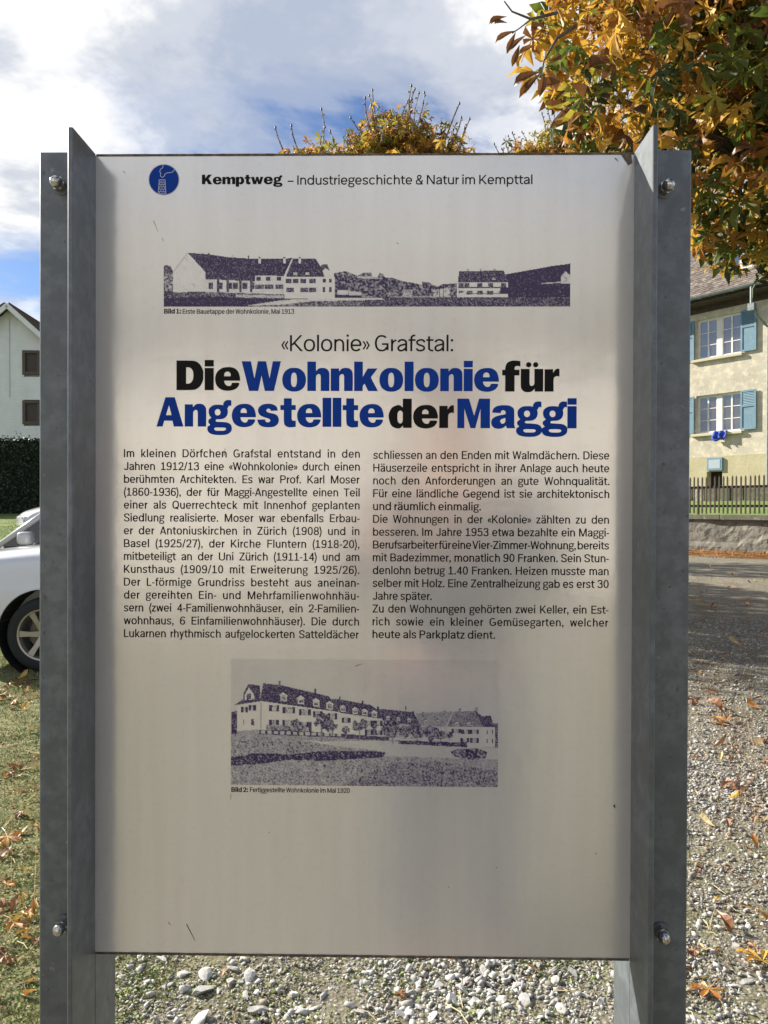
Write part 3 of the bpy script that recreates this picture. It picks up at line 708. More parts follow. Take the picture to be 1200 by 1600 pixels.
# ---- moss and grass tufts on the verge, one mesh
gmats = [mat('grass_green', (0.12, 0.21, 0.035), .7, var=((0.20, 0.29, 0.06), 9, .4, .6), world=True), mat('dry_grass', (0.46, 0.42, 0.24), .8), mat('moss_green', (0.19, 0.21, 0.07), .9), mat('pale_moss', (0.36, 0.355, 0.20), .9)]
bl = []
for k in range(6):
    c_ = nrg.uniform(-.5, .5); bl.append(np.array([(-.05, 0, 0), (.05, 0, 0), (.04 + c_*.25, .25*c_, .55), (-.03 + c_*.25, .25*c_, .55), (c_*.8, .7*c_, .95)]))
BF = np.array([(0, 1, 2), (0, 2, 3), (3, 2, 4)])
def tufts(n_, y0, y1, a0, a1, s0, s1, pr):
    y = y0 + (y1 - y0)*nrg.random(n_); x = y*nrg.uniform(a0, a1, n_); lim = -.62 - np.maximum(y - 2.2, 0)*.30
    w_ = np.sin(x*9 + 2*np.sin(y*5))*np.cos(y*7.3 + x*3)
    k = ((x < lim) | (nrg.random(n_) < .02)) & (w_ + nrg.normal(0, .5, n_) > -.35); x, y = x[k], y[k]
    return x, y, nrg.uniform(s0, s1, len(x)), nrg.choice(4, len(x), p=pr)
sets = [tufts(60000, 1.9, 4.5, -.62, -.24, .008, .024, (.30, .12, .34, .24)), tufts(26000, 4.5, 9, -.60, -.36, .018, .045, (.36, .08, .36, .20)), tufts(14000, 9, 24, -.60, -.38, .04, .10, (.7, .06, .20, .04))]
x, y, s, mi = [np.concatenate(v) for v in zip(*sets)]
o = mass('grass', bl, BF, np.stack([x, y, gz(x, y) - .001], -1), s, nrg.uniform(0, 6.3, len(x)), mi, gmats, tilt=.6); tag(o, 'short mossy grass of the verge', kind='stuff')
# clover-like leaves and moss cushions
fl = [np.array([(-.5, 0, .1), (0, -.35, .22), (.5, 0, .1), (0, .4, .3)])*nrg.uniform(.7, 1.2) for k in range(5)]
y = nrg.uniform(1.9, 4.8, 26000); x = y*nrg.uniform(-.62, -.22, 26000)
k = (x < -.60 - np.maximum(y - 2.2, 0)*.30) | (nrg.random(26000) < .06); x, y = x[k], y[k]; x = np.concatenate([x, nrg.uniform(-.95, 1.1, 9000)]); y = np.concatenate([y, nrg.uniform(1.98, 2.55, 9000)])
k = (x < -.7) | (np.sin(x*6 + 2*np.sin(y*9))*np.cos(y*11 + x*4) + nrg.normal(0, .4, len(x)) > .25) | (y > 2.6); x, y = x[k], y[k]
s = nrg.uniform(.004, .013, len(x))
o = mass('moss', fl, np.array([(0, 1, 2, 3)]), np.stack([x, y, gz(x, y) + .004], -1), s, nrg.uniform(0, 6.3, len(x)), nrg.choice(4, len(x), p=(.25, .10, .38, .27)), gmats, tilt=.6); tag(o, 'moss and tiny weeds between the stones', kind='stuff')

# ================================================================ plastered house on the right
wood = mat('dark_stained_wood', (0.045, 0.032, 0.022), .8, var=((0.085, 0.065, 0.05), 9, .4, .7))
plaster = mat('cream_plaster', (0.52, 0.48, 0.385), .95, var=[((0.42, 0.385, 0.305), .9, .40, .62, 9), ((0.66, 0.60, 0.45), 3.2, .48, .66, 8), ((0.42, 0.37, 0.27), 1.7, .60, .78, 9)], bump=(14, .35, .03))
plinth = mat('olive_plaster', (0.46, 0.42, 0.28), .95, var=((0.41, 0.36, 0.21), 1.5, .4, .65), bump=(14, .3, .03))
white = mat('white_paint', (0.72, 0.71, 0.68), .5, var=((0.6, 0.59, 0.55), 6, .45, .7))
bluep = mat('blue_shutter_paint', (0.12, 0.225, 0.30), .6, var=((0.17, 0.28, 0.35), 5, .4, .7))
stonesill = mat('sandstone_sill', (0.52, 0.47, 0.34), .85)
glass = bpy.data.materials.new('window_glass'); glass.use_nodes = True; _b = glass.node_tree.nodes['Principled BSDF']
_b.inputs['Base Color'].default_value = (0.26, 0.27, 0.29, 1); _b.inputs['Roughness'].default_value = .04; _b.inputs['Metallic'].default_value = .85
curtain = mat('net_curtain', (0.45, 0.45, 0.46), .9)
tile = [mat('brown_roof_tile', (0.125, 0.10, 0.085), .85, var=((0.19, 0.155, 0.135), 6, .4, .65), world=True), mat('pale_roof_tile', (0.22, 0.185, 0.16), .85), mat('dark_roof_tile', (0.10, 0.075, 0.06), .85)]
zinc = mat('weathered_zinc', (0.17, 0.20, 0.20), .5, .5, var=((0.27, 0.30, 0.30), 8, .4, .7))
redwood = mat('red_brown_boards', (0.22, 0.085, 0.05), .7, var=((0.3, 0.13, 0.08), 10, .4, .7))
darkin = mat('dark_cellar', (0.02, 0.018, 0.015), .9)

H = empty('plastered_house', (HOUSE_O.x, HOUSE_O.y, 0), HOUSE_A)
tag(H, 'cream plastered house with blue shutters and brown tiled roof behind the picket fence', 'house')
XL, XR, DEP = -6.5, 9.0, 10.0
WT = 9.45            # top of wall
ops = [(-.62, 1.22, 7.33, 8.93), (-.62, 1.22, 4.35, 5.88), (-4.6, -2.8, 7.33, 8.93), (-4.6, -2.8, 4.35, 5.88), (4.4, 6.2, 7.33, 8.93), (4.4, 6.2, 4.35, 5.88)]
PZ = 3.42
# front wall with real openings, 0.35 m thick
def wall_with_holes(x0, x1, z0, z1, holes, y0, y1):
    mb = MB(); xs = sorted({x0, x1, *[h[0] for h in holes], *[h[1] for h in holes]}); zs = sorted({z0, z1, *[h[2] for h in holes], *[h[3] for h in holes]})
    for a, c in zip(xs, xs[1:]):
        z = z0
        cols = sorted([h for h in holes if h[0] <= a and h[1] >= c], key=lambda h: h[2])
        for h in cols + [None]:
            t = h[2] if h else z1
            if t > z: mb.box(a, c, y0, y1, z, t)
            if h: z = h[3]
    return mb
cel = [(-.14, .50, 2.15, 2.82)]
me = wall_with_holes(XL, XR, PZ, WT + .5, ops, 0, .35).mesh('wall'); link('wall', me, H, plaster)
link('wall', wall_with_holes(XL - .02, XR + .02, 1.0, PZ, cel, -.03, .35).mesh('wall'), H, plinth)
mb = MB(); mb.box(XL, XL + .35, .35, DEP, 1.0, WT + .5); mb.box(XR - .35, XR, .35, DEP, 1.0, WT + .5); mb.box(XL + .35, XR - .35, DEP - .35, DEP, 1.0, WT + .5)
mb.prismx([(.02, WT + .5), (DEP - .02, WT + .5), (DEP/2, WT + .5 + (DEP/2)*.86)], XL, XL + .3); mb.prismx([(.02, WT + .5), (DEP - .02, WT + .5), (DEP/2, WT + .5 + (DEP/2)*.86)], XR - .3, XR)
link('wall', mb.mesh('wall'), H, plaster)
MB().box(-.2, .56, .3, .34, 2.0, 2.9).build('cellar_dark_plate', darkin, H)  # dark plate closing the hole, coloured as the unlit depth of the cellar
mb = MB(); mb.box(XL + .4, XR - .4, .9, .95, 3.2, WT); link('room_partition', mb.mesh('room_partition'), H, mat('room_wall', (0.16, 0.15, 0.14), .9))
def casement(x0, x1, z0, z1, rows=3):
    """double window: frame, two sashes of two lights, three rows, set 0.12 m into the wall"""
    yb = .13; f = MB(); t = .06; xm = (x0 + x1)/2
    f.box(x0, x0 + t, yb, yb + .07, z0, z1); f.box(x1 - t, x1, yb, yb + .07, z0, z1); f.box(x0 + t, x1 - t, yb, yb + .07, z0, z0 + t); f.box(x0 + t, x1 - t, yb, yb + .07, z1 - t, z1)
    f.box(xm - .11, xm + .11, yb - .012, yb + .07, z0 + t, z1 - t)
    W_ = f.build('window', white, H)
    for a, c in ((x0 + t, xm - .11), (xm + .11, x1 - t)):
        s_ = MB(); q = .035; s_.box(a, a + q, yb + .01, yb + .06, z0 + t, z1 - t); s_.box(c - q, c, yb + .01, yb + .06, z0 + t, z1 - t)
        m_ = (a + c)/2; s_.box(m_ - .032, m_ + .032, yb + .01, yb + .06, z0 + t, z1 - t)
        for i in range(rows + 1):
            z = z0 + t + (z1 - z0 - 2*t)*i/rows; w_ = .03 if i in (0, rows) else .014
            for u, v in ((a + q, m_ - .032), (m_ + .032, c - q)): s_.box(u, v, yb + .014, yb + .056, max(z - w_, z0 + t), min(z + w_, z1 - t))
        s_.build('sash', white, W_)
        for r in range(rows):
            za = z0 + t + (z1 - z0 - 2*t)*r/rows + .016; zb = z0 + t + (z1 - z0 - 2*t)*(r + 1)/rows - .016
            for u, v in ((a + q, m_ - .032), (m_ + .032, c - q)):
                MB().box(u, v, yb + .035, yb + .040, za, zb).build('pane', glass, W_)
    cu_ = MB(); cu_.box(x0 + .1, x0 + .42, yb + .16, yb + .18, z0 + .05, z1 - .05); cu_.box(x1 - .42, x1 - .1, yb + .16, yb + .18, z0 + .05, z1 - .05); cu_.build('curtain', curtain, W_)
    MB().bevbox(x0 - .18, x1 + .10, -.13, .13, z0 - .11, z0 - .002, .015).build('sill', stonesill, W_)
    return W_
def shutter(x0, x1, z0, z1):
    s_ = MB(); y0, y1 = -.085, -.045; q = .07; zm = z0 + (z1 - z0)*.60
    s_.box(x0, x0 + q, y0, y1, z0, z1); s_.box(x1 - q, x1, y0, y1, z0, z1)
    for a, c in ((z0, z0 + q), (zm - q/2, zm + q/2), (z1 - q, z1)): s_.box(x0 + q, x1 - q, y0, y1, a, c)
    s_.box(x0 + q, x1 - q, y0 + .022, y1 - .004, z0 + q, zm - q/2); o = s_.build('shutter', bluep, H)
    for k in range(8):
        z = zm + q/2 + (z1 - q - zm - q/2)*k/8 + .01; l = MB(); l.prismx([(y0 + .006, z), (y0 + .012, z - .004), (y1 - .006, z + .05), (y1 - .012, z + .054)], x0 + q, x1 - q); l.build('slat', bluep, o)
    MB().box(x0 - .02, x0 + .05, -.06, -.01, z0 + .2, z0 + .24).build('hinge', zinc, o)
for x0, x1, z0, z1 in ops:
    casement(x0, x1, z0, z1); shutter(x1 + .02, x1 + .62, z0 + .02, z1 - .01); shutter(x0 - .66, x0 - .06, z0 + .02, z1 - .01)
# small hatch above the cellar opening
hb = MB(); hb.box(-.10, .53, -.11, -.04, 2.86, 3.36); hat = hb.build('hatch', bluep, H); hat['label'] = 'pale blue hatch board above cellar opening'
MB().box(-.02, .45, -.118, -.1105, 2.93, 3.28).build('hatch_panel', mat('faded_blue', (0.36, 0.42, 0.47), .6), hat)
# roof: slope, courses of tiles, gutter, soffit
EY, EZ, SL = -.72, 9.66, .86
def slope_z(y): return EZ + (y - EY)*SL
rd = MB(); rd.prismx([(EY, EZ - .16), (EY, EZ - .03), (DEP/2, slope_z(DEP/2) - .03), (DEP - EY, EZ - .03), (DEP - EY, EZ - .16), (DEP/2, slope_z(DEP/2) - .22)], XL - .5, XR + .5)
ROOF = rd.build('roof', wood, H)
MB().box(XL - .45, XR + .45, EY + .02, .0, WT - .02, WT + .03).build('soffit', wood, H)
MB().box(XL, XR, -.05, -.002, 9.18, WT - .02).build('timber_shade_band', wood, H)  # dark timber band that also paints in the shadow below the eaves
ln = math.hypot(1, SL); pitch = .17; wd = .19
ny_ = int((DEP/2 - EY)*ln/pitch)
tv = []; tp = []; tm = []
base_t = np.array([(-.092, 0, .012), (.092, 0, .012), (.092, .27, 0), (-.092, .27, 0), (-.092, 0, -.004), (.092, 0, -.004)]); TF = np.array([(0, 1, 2, 3), (4, 5, 1, 0)])
vs, fs, mi_ = [], [], []
cs, sn = 1/ln, SL/ln
for j in range(ny_):
    d = j*pitch
    for i in range(int((XR - XL + .9)/wd)):
        x = XL - .45 + (i + .5*(j % 2))*wd; dz = rng.uniform(0, .012); b_ = len(vs)
        if x > 3.6 and j > 12: continue
        for p in base_t:
            yy = d + p[1] - .02; hh = p[2] + dz + .02
            vs.append((x + p[0], EY + yy*cs - hh*sn, EZ - .03 + yy*sn + hh*cs + (.012 if p[1] == 0 else 0)))
        fs += [tuple(b_ + k for k in f) for f in TF]; r = rng.random(); k = 1 if r < .17 else 2 if r < .34 else 0; mi_ += [k, k]
me = bpy.data.meshes.new('roof_tiles'); me.from_pydata(vs, [], fs); me.polygons.foreach_set('material_index', mi_); o = link('roof_tiles', me, ROOF, tile); o['kind'] = 'stuff'
g_ = MB(); xs_ = np.linspace(XL - .5, XR + .5, 2)
prof = [(EY - .08 + .085*math.cos(R(a)), EZ - .03 + .085*math.sin(R(a))) for a in range(180, 361, 20)]
prof += [(p[0]*.0 + EY - .08 + .075*math.cos(R(a)), EZ - .03 + .075*math.sin(R(a))) for a, p in zip(range(360, 179, -20), prof)]
g_.prismx(prof, XL - .5, XR + .5); me = g_.mesh('gutter'); recalc(me); GUT = link('gutter', me, H, zinc, )
MB().tube([(XL - .5, EY - .165, EZ - .02), (XR + .5, EY - .165, EZ - .02)], .012, 6).build('gutter_bead', zinc, GUT)
for k in range(12):
    MB().box(XL + k*1.3, XL + k*1.3 + .03, EY - .17, EY + .02, EZ - .135, EZ - .115).build('gutter_bracket', zinc, GUT)
dp = MB(); dp.tube([(2.02, EY - .08, EZ - .10), (2.02, EY - .08, 8.92)], .05, 10); dp.box(1.92, 2.16, EY - .17, EY + .02, 8.66, 8.92); dp.tube([(2.1, EY - .05, 8.68), (2.16, EY + .1, 8.45), (2.3, -.10, 8.1), (2.3, -.10, 1.4)], .05, 10)
dp.build('downpipe', zinc, H)
# dormer
dx0, dx1, dy = .55, 1.52, .42; dz0 = slope_z(dy) + .02; dz1 = dz0 + 1.05
DM = MB().box(dx0 + .05, dx1 - .05, dy + .09, dy + .12, dz0, dz1).build('dormer', curtain, H)
f = MB(); f.box(dx0, dx0 + .07, dy, dy + .08, dz0, dz1); f.box(dx1 - .10, dx1 - .03, dy, dy + .08, dz0, dz1); f.box(dx0 + .07, dx1 - .1, dy, dy + .08, dz0, dz0 + .08); f.box((dx0 + dx1)/2 - .1, (dx0 + dx1)/2 + .02, dy, dy + .08, dz0 + .08, dz1)
f.build('window', white, DM); MB().box(dx0 + .07, dx1 - .1, dy + .03, dy + .04, dz0 + .08, dz1).build('pane', glass, DM)
MB().box(dx1 - .03, dx1 + .14, dy - .02, dy + .10, dz0 - .04, dz1).build('trim', redwood, DM)
c_ = MB(); c_.prismx([(dy + .1, dz0 - .1), (dy + .1, dz1), (dy + .1 + 1.35, dz1)], dx1 + .02, dx1 + .12); c_.build('cheek', wood, DM)
c_ = MB(); c_.prismx([(dy - .28, dz1), (dy - .28, dz1 + .12), (dy + 2.1, dz1 + .72), (dy + 2.1, dz1 + .60)], dx0 - .25, dx1 + .38); c_.build('dormer_roof', tile[0], DM)

# cloth hanging on the lower sill
bm = bmesh.new(); bmesh.ops.create_grid(bm, x_segments=14, y_segments=10, size=.5)
for v in bm.verts:
    x, y = v.co.x, v.co.y
    v.co = Vector((x*.55 + .05*math.sin(y*7), -.19 - .04*math.sin(x*14 + y*3) - .02*math.cos(y*17), y*.40 - abs(x)*.15 + .05*math.sin(x*9)))
    if y > .28: v.co.y += (y - .28)*1.3; v.co.z = .112 + .03*math.sin(x*15)
me = bpy.data.meshes.new('cloth'); bm.to_mesh(me); bm.free()
cl = link('cloth', me, None, mat('blue_cloth', (0.025, 0.055, 0.36), .8, var=((0.04, 0.09, 0.5), 8, .4, .7)), True)
p = HOUSE_O + HX*.42 + HY*(-.0); cl.location = (p.x, p.y, 4.32 - .06); cl.rotation_euler = (0, 0, HOUSE_A)
cl.modifiers.new('thick', 'SOLIDIFY').thickness = .012
tag(cl, 'bright blue cloth hanging over the lower window sill of the cream house', 'cloth')

# ================================================================ terrace, retaining wall, fence
def hpt(x, y, z=0): v = HOUSE_O + HX*x + HY*y; return (v.x, v.y, z)
FY = -7.1
lawn = bpy.data.meshes.new('lawn'); nx_, ny2 = 40, 16; vs = []
for j in range(ny2 + 1):
    for i in range(nx_ + 1):
        x = -9 + 26*i/nx_; y = FY + .28 + (19)*j/ny2; z = 1.14 + .95*float(sstep(FY + 1, -1, y)) + .02*math.sin(i*2.3 + j); vs.append(hpt(x, y, z))
lawn.from_pydata(vs, [], [(j*(nx_ + 1) + i, j*(nx_ + 1) + i + 1, (j + 1)*(nx_ + 1) + i + 1, (j + 1)*(nx_ + 1) + i) for j in range(ny2) for i in range(nx_)])
lg = mat('lawn_grass', (0.115, 0.185, 0.035), .9, var=[((0.18, 0.235, 0.06), 1.4, .4, .65, 7), ((0.08, 0.12, 0.03), 9, .5, .7, 6)], bump=(40, .6, .03), world=True)
tag(link('lawn', lawn, None, lg, True), 'raised green lawn around the cream house', kind='structure')
conc = mat('weathered_concrete', (0.20, 0.185, 0.155), .95, var=[((0.125, 0.115, 0.095), 1.1, .40, .60, 9), ((0.34, 0.315, 0.26), .8, .55, .66, 8), ((0.08, 0.075, 0.062), 2.2, .56, .70, 8)], bump=(9, .7, .05), world=True)
cope = mat('mossy_coping', (0.135, 0.125, 0.095), .95, var=[((0.09, 0.10, 0.05), 2.5, .42, .65, 7), ((0.24, 0.22, 0.18), 6, .55, .7, 7)], bump=(25, .5, .02), world=True)
RW = empty('retaining_wall', hpt(0, FY, 0), HOUSE_A); tag(RW, 'low weathered grey retaining wall along the yard carrying the picket fence', 'wall')
bm = bmesh.new(); vs = []; nx_ = 180; nz_ = 10
for j in range(nz_ + 1):
    for i in range(nx_ + 1):
        x = -10 + 26*i/nx_; z = -.3 + 1.36*j/nz_
        bulge = .05*math.sin(x*1.9 + 1.3*math.sin(z*2)) + .04*math.sin(x*4.3 + z*5)
        band = .07 if z < .42 + .10*math.sin(x*1.1 + .8) + .04*math.sin(x*3.7) else 0
        vs.append(bm.verts.new((x, -bulge*.5 - band - .02*rng.random(), z)))
for j in range(nz_):
    for i in range(nx_): a = j*(nx_ + 1) + i; bm.faces.new((vs[a], vs[a + 1], vs[a + nx_ + 2], vs[a + nx_ + 1]))
me = bpy.data.meshes.new('wall_face'); bm.to_mesh(me); bm.free(); link('wall_face', me, RW, conc)
MB().box(-10, 16, .10, .36, -.3, 1.05).build('wall_core', conc, RW)
x = -10
while x < 16:
    L_ = rng.uniform(1.5, 2.1); MB().bevbox(x, x + L_ - .012, -.11 + rng.uniform(-.01, .01), .38, 1.05 + rng.uniform(-.008, .004), 1.19 + rng.uniform(-.008, .008), .012).build('coping_stone', cope, RW); x += L_
F_ = empty('picket_fence', hpt(0, FY + .12, 1.17), HOUSE_A); tag(F_, 'dark brown wooden picket fence standing on the grey retaining wall', 'fence')
pk = MB(); pk.prism([(-.021, .05), (.021, .05), (.021, 1.10), (0, 1.16), (-.021, 1.10)], -.035, -.008); pkm = pk.mesh('picket')
kx = -8.0; pm = wood; n_pk = 0
while kx < 12:
    o = link('picket', pkm, F_, pm if n_pk == 0 else None); o.location = (kx, 0, rng.uniform(-.012, .012)); o.rotation_euler = (0, rng.uniform(-.012, .012), 0); kx += .133; n_pk += 1
MB().box(-8.1, 12.1, -.008, .045, .80, .87).build('rail', wood, F_); MB().box(-8.1, 12.1, -.008, .045, .24, .31).build('rail', wood, F_)
for k in range(9): MB().box(-8.75 + k*2.45, -8.70 + k*2.45, .045, .10, 0, .9).build('post', wood, F_)
gw = empty('garden_wall', hpt(0, -3.4, 0), HOUSE_A); tag(gw, 'low dark stone garden wall across the lawn behind the fence', 'wall')
x = -1.2
while x < 9:
    L_ = rng.uniform(.35, .7); h_ = 2.05 + rng.uniform(0, .12) - (.25 if x < .4 else 0)
    MB().bevbox(x, x + L_ - .02, -.14 + rng.uniform(-.03, .03), .15, 1.3, h_, .03).build('stone', cope if rng.random() < .7 else conc, gw); x += L_

# ================================================================ white clapboard house on the left
clap = mat('white_clapboard', (0.80, 0.80, 0.78), .7, var=((0.72, 0.73, 0.72), 2.0, .4, .7), bump=(30, .15, .01))
brown = mat('brown_window_frame', (0.095, 0.07, 0.045), .6)
shutb = mat('dark_brown_shutter', (0.045, 0.036, 0.030), .6, var=((0.07, 0.055, 0.045), 12, .4, .6))
G = empty('clapboard_house', (-19.7, 40.0, 1.2), R(4)); tag(G, 'white clapboard house with brown windows and steep gable above the hedge', 'house')
AP, EV, HW = 10.75, 6.6, 4.6           # apex, eaves above base, half width
mb = MB(); nb = 62; bh = AP/nb
wins = [(.62, 2.15, 7.28, 8.45), (.62, 2.15, 4.66, 5.80), (-2.9, -1.4, 4.66, 5.8)]
def halfw(z): return HW if z < EV else HW*(AP - z)/(AP - EV)
for j in range(nb):
    z0, z1_ = j*bh, (j + 1)*bh; w0, w1 = halfw(z0), max(halfw(z1_), .02)
    d = .013
    segs = [(-1, 1)]
    cut = sorted([w_ for w_ in wins if w_[2] < z1_ and w_[3] > z0])
    xs_ = [(-w0, -w1)] + [(v, v) for w_ in cut for v in (w_[0], w_[1])] + [(w0, w1)]
    for a, c in zip(xs_[::2], xs_[1::2]):
        mb.add([(a[0], -d, z0), (c[0], -d, z0), (c[1], 0, z1_), (a[1], 0, z1_), (a[0], .2, z0), (c[0], .2, z0), (c[1], .2, z1_), (a[1], .2, z1_)],
               [(0, 1, 2, 3), (4, 7, 6, 5), (0, 4, 5, 1), (3, 2, 6, 7), (1, 5, 6, 2), (0, 3, 7, 4)])
cb = mb.build('clapboard', clap, G); cb['kind'] = 'stuff'
bd = MB(); bd.prism([(-HW, 0), (HW, 0), (HW, EV), (0, AP - .02), (-HW, EV)], .25, 9); 
for w_ in wins: pass
bd.build('wall', clap, G)
for (x0, x1, z0, z1_) in wins:
    f = MB(); t = .09
    f.box(x0 - .06, x0 + t, -.05, .12, z0 - .06, z1_ + .06); f.box(x1 - t, x1 + .06, -.05, .12, z0 - .06, z1_ + .06); f.box(x0 + t, x1 - t, -.05, .12, z0 - .06, z0 + t); f.box(x0 + t, x1 - t, -.05, .12, z1_ - t, z1_ + .06)
    f.box((x0 + x1)/2 - .07, (x0 + x1)/2 + .07, -.03, .12, z0 + t, z1_ - t)
    W_ = f.build('window', brown, G); m_ = (x0 + x1)/2
    for a, c in ((x0 + t, m_ - .07), (m_ + .07, x1 - t)): MB().box(a, c, .06, .07, z0 + t, z1_ - t).build('shutter_leaf', shutb, W_)
mm = (AP - EV)/HW; nl = math.hypot(1, mm)
def slab(t0, t1, o0, o1, y0, y1, m_, name, par, s_):
    """strip on the roof slope: distance t along slope from the apex, offset o above it"""
    P_ = lambda t, o_: (s_*(t/nl + o_*mm/nl), AP - t*mm/nl + o_/nl)
    q = MB(); q.prism([P_(t0, o0), P_(t1, o0), P_(t1, o1), P_(t0, o1)], y0, y1); me = q.mesh(name); recalc(me); return link(name, me, par, m_)
L_ = HW*nl + .7
for s_ in (1, -1):
    rf = slab(0, L_, .02, .14, -.55, 9.4, tile[2], 'roof', G, s_)
    slab(0, L_, -.14, .10, -.62, -.56, clap, 'bargeboard', rf, s_)
    tt = MB()
    k = 0
    while k*.34 < L_:
        t0 = k*.34; P_ = lambda t, o_: (s_*(t/nl + o_*mm/nl), AP - t*mm/nl + o_/nl)
        tt.prism([P_(t0, .14), P_(t0 + .38, .14), P_(t0 + .38, .24), P_(t0, .18)], -.60, 9.4); k += 1
    me = tt.mesh('roof_tiles'); recalc(me); o = link('roof_tiles', me, rf, tile[2]); o['kind'] = 'stuff'
MB().box(-.10, -.075, -.03, -.023, 6.0, 10.2).build('board_joint', mat('joint', (0.4, 0.42, 0.42), .8), G)

# ================================================================ hedge
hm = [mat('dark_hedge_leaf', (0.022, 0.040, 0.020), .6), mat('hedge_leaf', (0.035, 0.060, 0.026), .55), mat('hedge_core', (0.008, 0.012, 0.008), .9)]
hd = empty('hedge', (-17.5, 28.0, 1.15), 0); tag(hd, 'tall dark green clipped hedge in front of the white clapboard house', 'hedge')
MB().box(-7.5, 6.6, .12, 1.3, 0, 2.72).build('hedge_shade_block', hm[2], hd)  # solid near-black block, its colour standing in for shade behind the leaves
n_ = 26000; xx = nrg.uniform(-7.6, 6.8, n_); top = nrg.random(n_) < .28
zz_ = np.where(top, 2.72 + np.abs(nrg.normal(0, .06, n_)) + (nrg.random(n_) < .03)*nrg.random(n_)*.35, nrg.uniform(0, 2.8, n_)); yy_ = np.where(top, nrg.uniform(0, 1.3, n_), .04 + nrg.normal(0, .05, n_))
o = mass('foliage', fl, np.array([(0, 1, 2, 3)]), np.stack([xx, yy_, zz_], -1), nrg.uniform(.05, .11, n_), nrg.uniform(0, 6.3, n_), nrg.integers(0, 2, n_), hm[:2], tilt=1.0); o.parent = hd; o['kind'] = 'stuff'

# ================================================================ cars
def carpaint(name, c): 
    m = mat(name, c, .32, .0, .5, coat=1.0); m.node_tree.nodes['Principled BSDF'].inputs['Coat Roughness'].default_value = .05; return m
paintA = carpaint('silver_white_paint', (0.68, 0.70, 0.74)); paintB = carpaint('silver_paint', (0.42, 0.43, 0.45)); paintC = carpaint('white_car_paint', (0.72, 0.73, 0.74))
rubber = mat('tyre_rubber', (0.018, 0.020, 0.023), .85); alloy = mat('alloy', (0.36, 0.35, 0.33), .35, .8); arch = mat('wheel_arch_plastic', (0.012, 0.012, 0.012), .9)
seam = mat('panel_gap', (0.03, 0.03, 0.03), .9); lampm = mat('headlamp_glass', (0.55, 0.62, 0.75), .08, .5, 1.0); brake = mat('brake_caliper', (0.16, 0.14, 0.11), .6, .5); trimm = mat('black_trim', (0.02, 0.02, 0.022), .5)
redl = mat('tail_lamp', (0.35, 0.02, 0.02), .2)
cglass = bpy.data.materials.new('car_glass'); cglass.use_nodes = True; _b = cglass.node_tree.nodes['Principled BSDF']
_b.inputs['Base Color'].default_value = (0.02, 0.022, 0.025, 1); _b.inputs['Roughness'].default_value = .03; _b.inputs['Specular IOR Level'].default_value = .8
# tyre / rim shared meshes; axis along y, outer face towards -y
tp_ = [(.205, -.095), (.25, -.108), (.285, -.105), (.312, -.088), (.320, -.05), (.321, .05), (.312, .088), (.25, .105), (.205, .09)]
tm = MB(); tm.lathe(tp_, 40); TYRE = tm.mesh('tyre'); TYRE.materials.append(rubber); TYRE.polygons.foreach_set('use_smooth', [True]*len(TYRE.polygons))
rm = MB(); rm.lathe([(.205, .09), (.195, .04), (.195, -.07), (.208, -.098), (.222, -.102), (.225, -.095), (.206, -.088)], 40)
rm.lathe([(0, -.075), (.03, -.078), (.045, -.07), (.045, -.03)], 20)
for k in range(6):
    a = R(60*k + 58); ca, sa = math.cos(a), math.sin(a); 
    q = [(.035, .026, -.072), (.120, .020, -.085), (.205, .027, -.094)]
    vs = [(r_*ca - s_*w_*sa, y_ + dy_, r_*sa + s_*w_*ca) for r_, w_, y_ in q for s_, dy_ in ((1, 0), (-1, 0), (-1, .03), (1, .03))]
    rm.add(vs, [(i*4 + k_, i*4 + (k_ + 1) % 4, (i + 1)*4 + (k_ + 1) % 4, (i + 1)*4 + k_) for i in range(2) for k_ in range(4)] + [(8, 9, 10, 11)])
RIM = rm.mesh('rim'); recalc(RIM); RIM.materials.append(alloy)
dm_ = MB(); dm_.lathe([(0, -.02), (.15, -.02), (.15, .0)], 28); dm_.box(.06, .15, -.05, -.015, -.05, .05); DISC = dm_.mesh('brake_disc'); DISC.materials.append(brake)
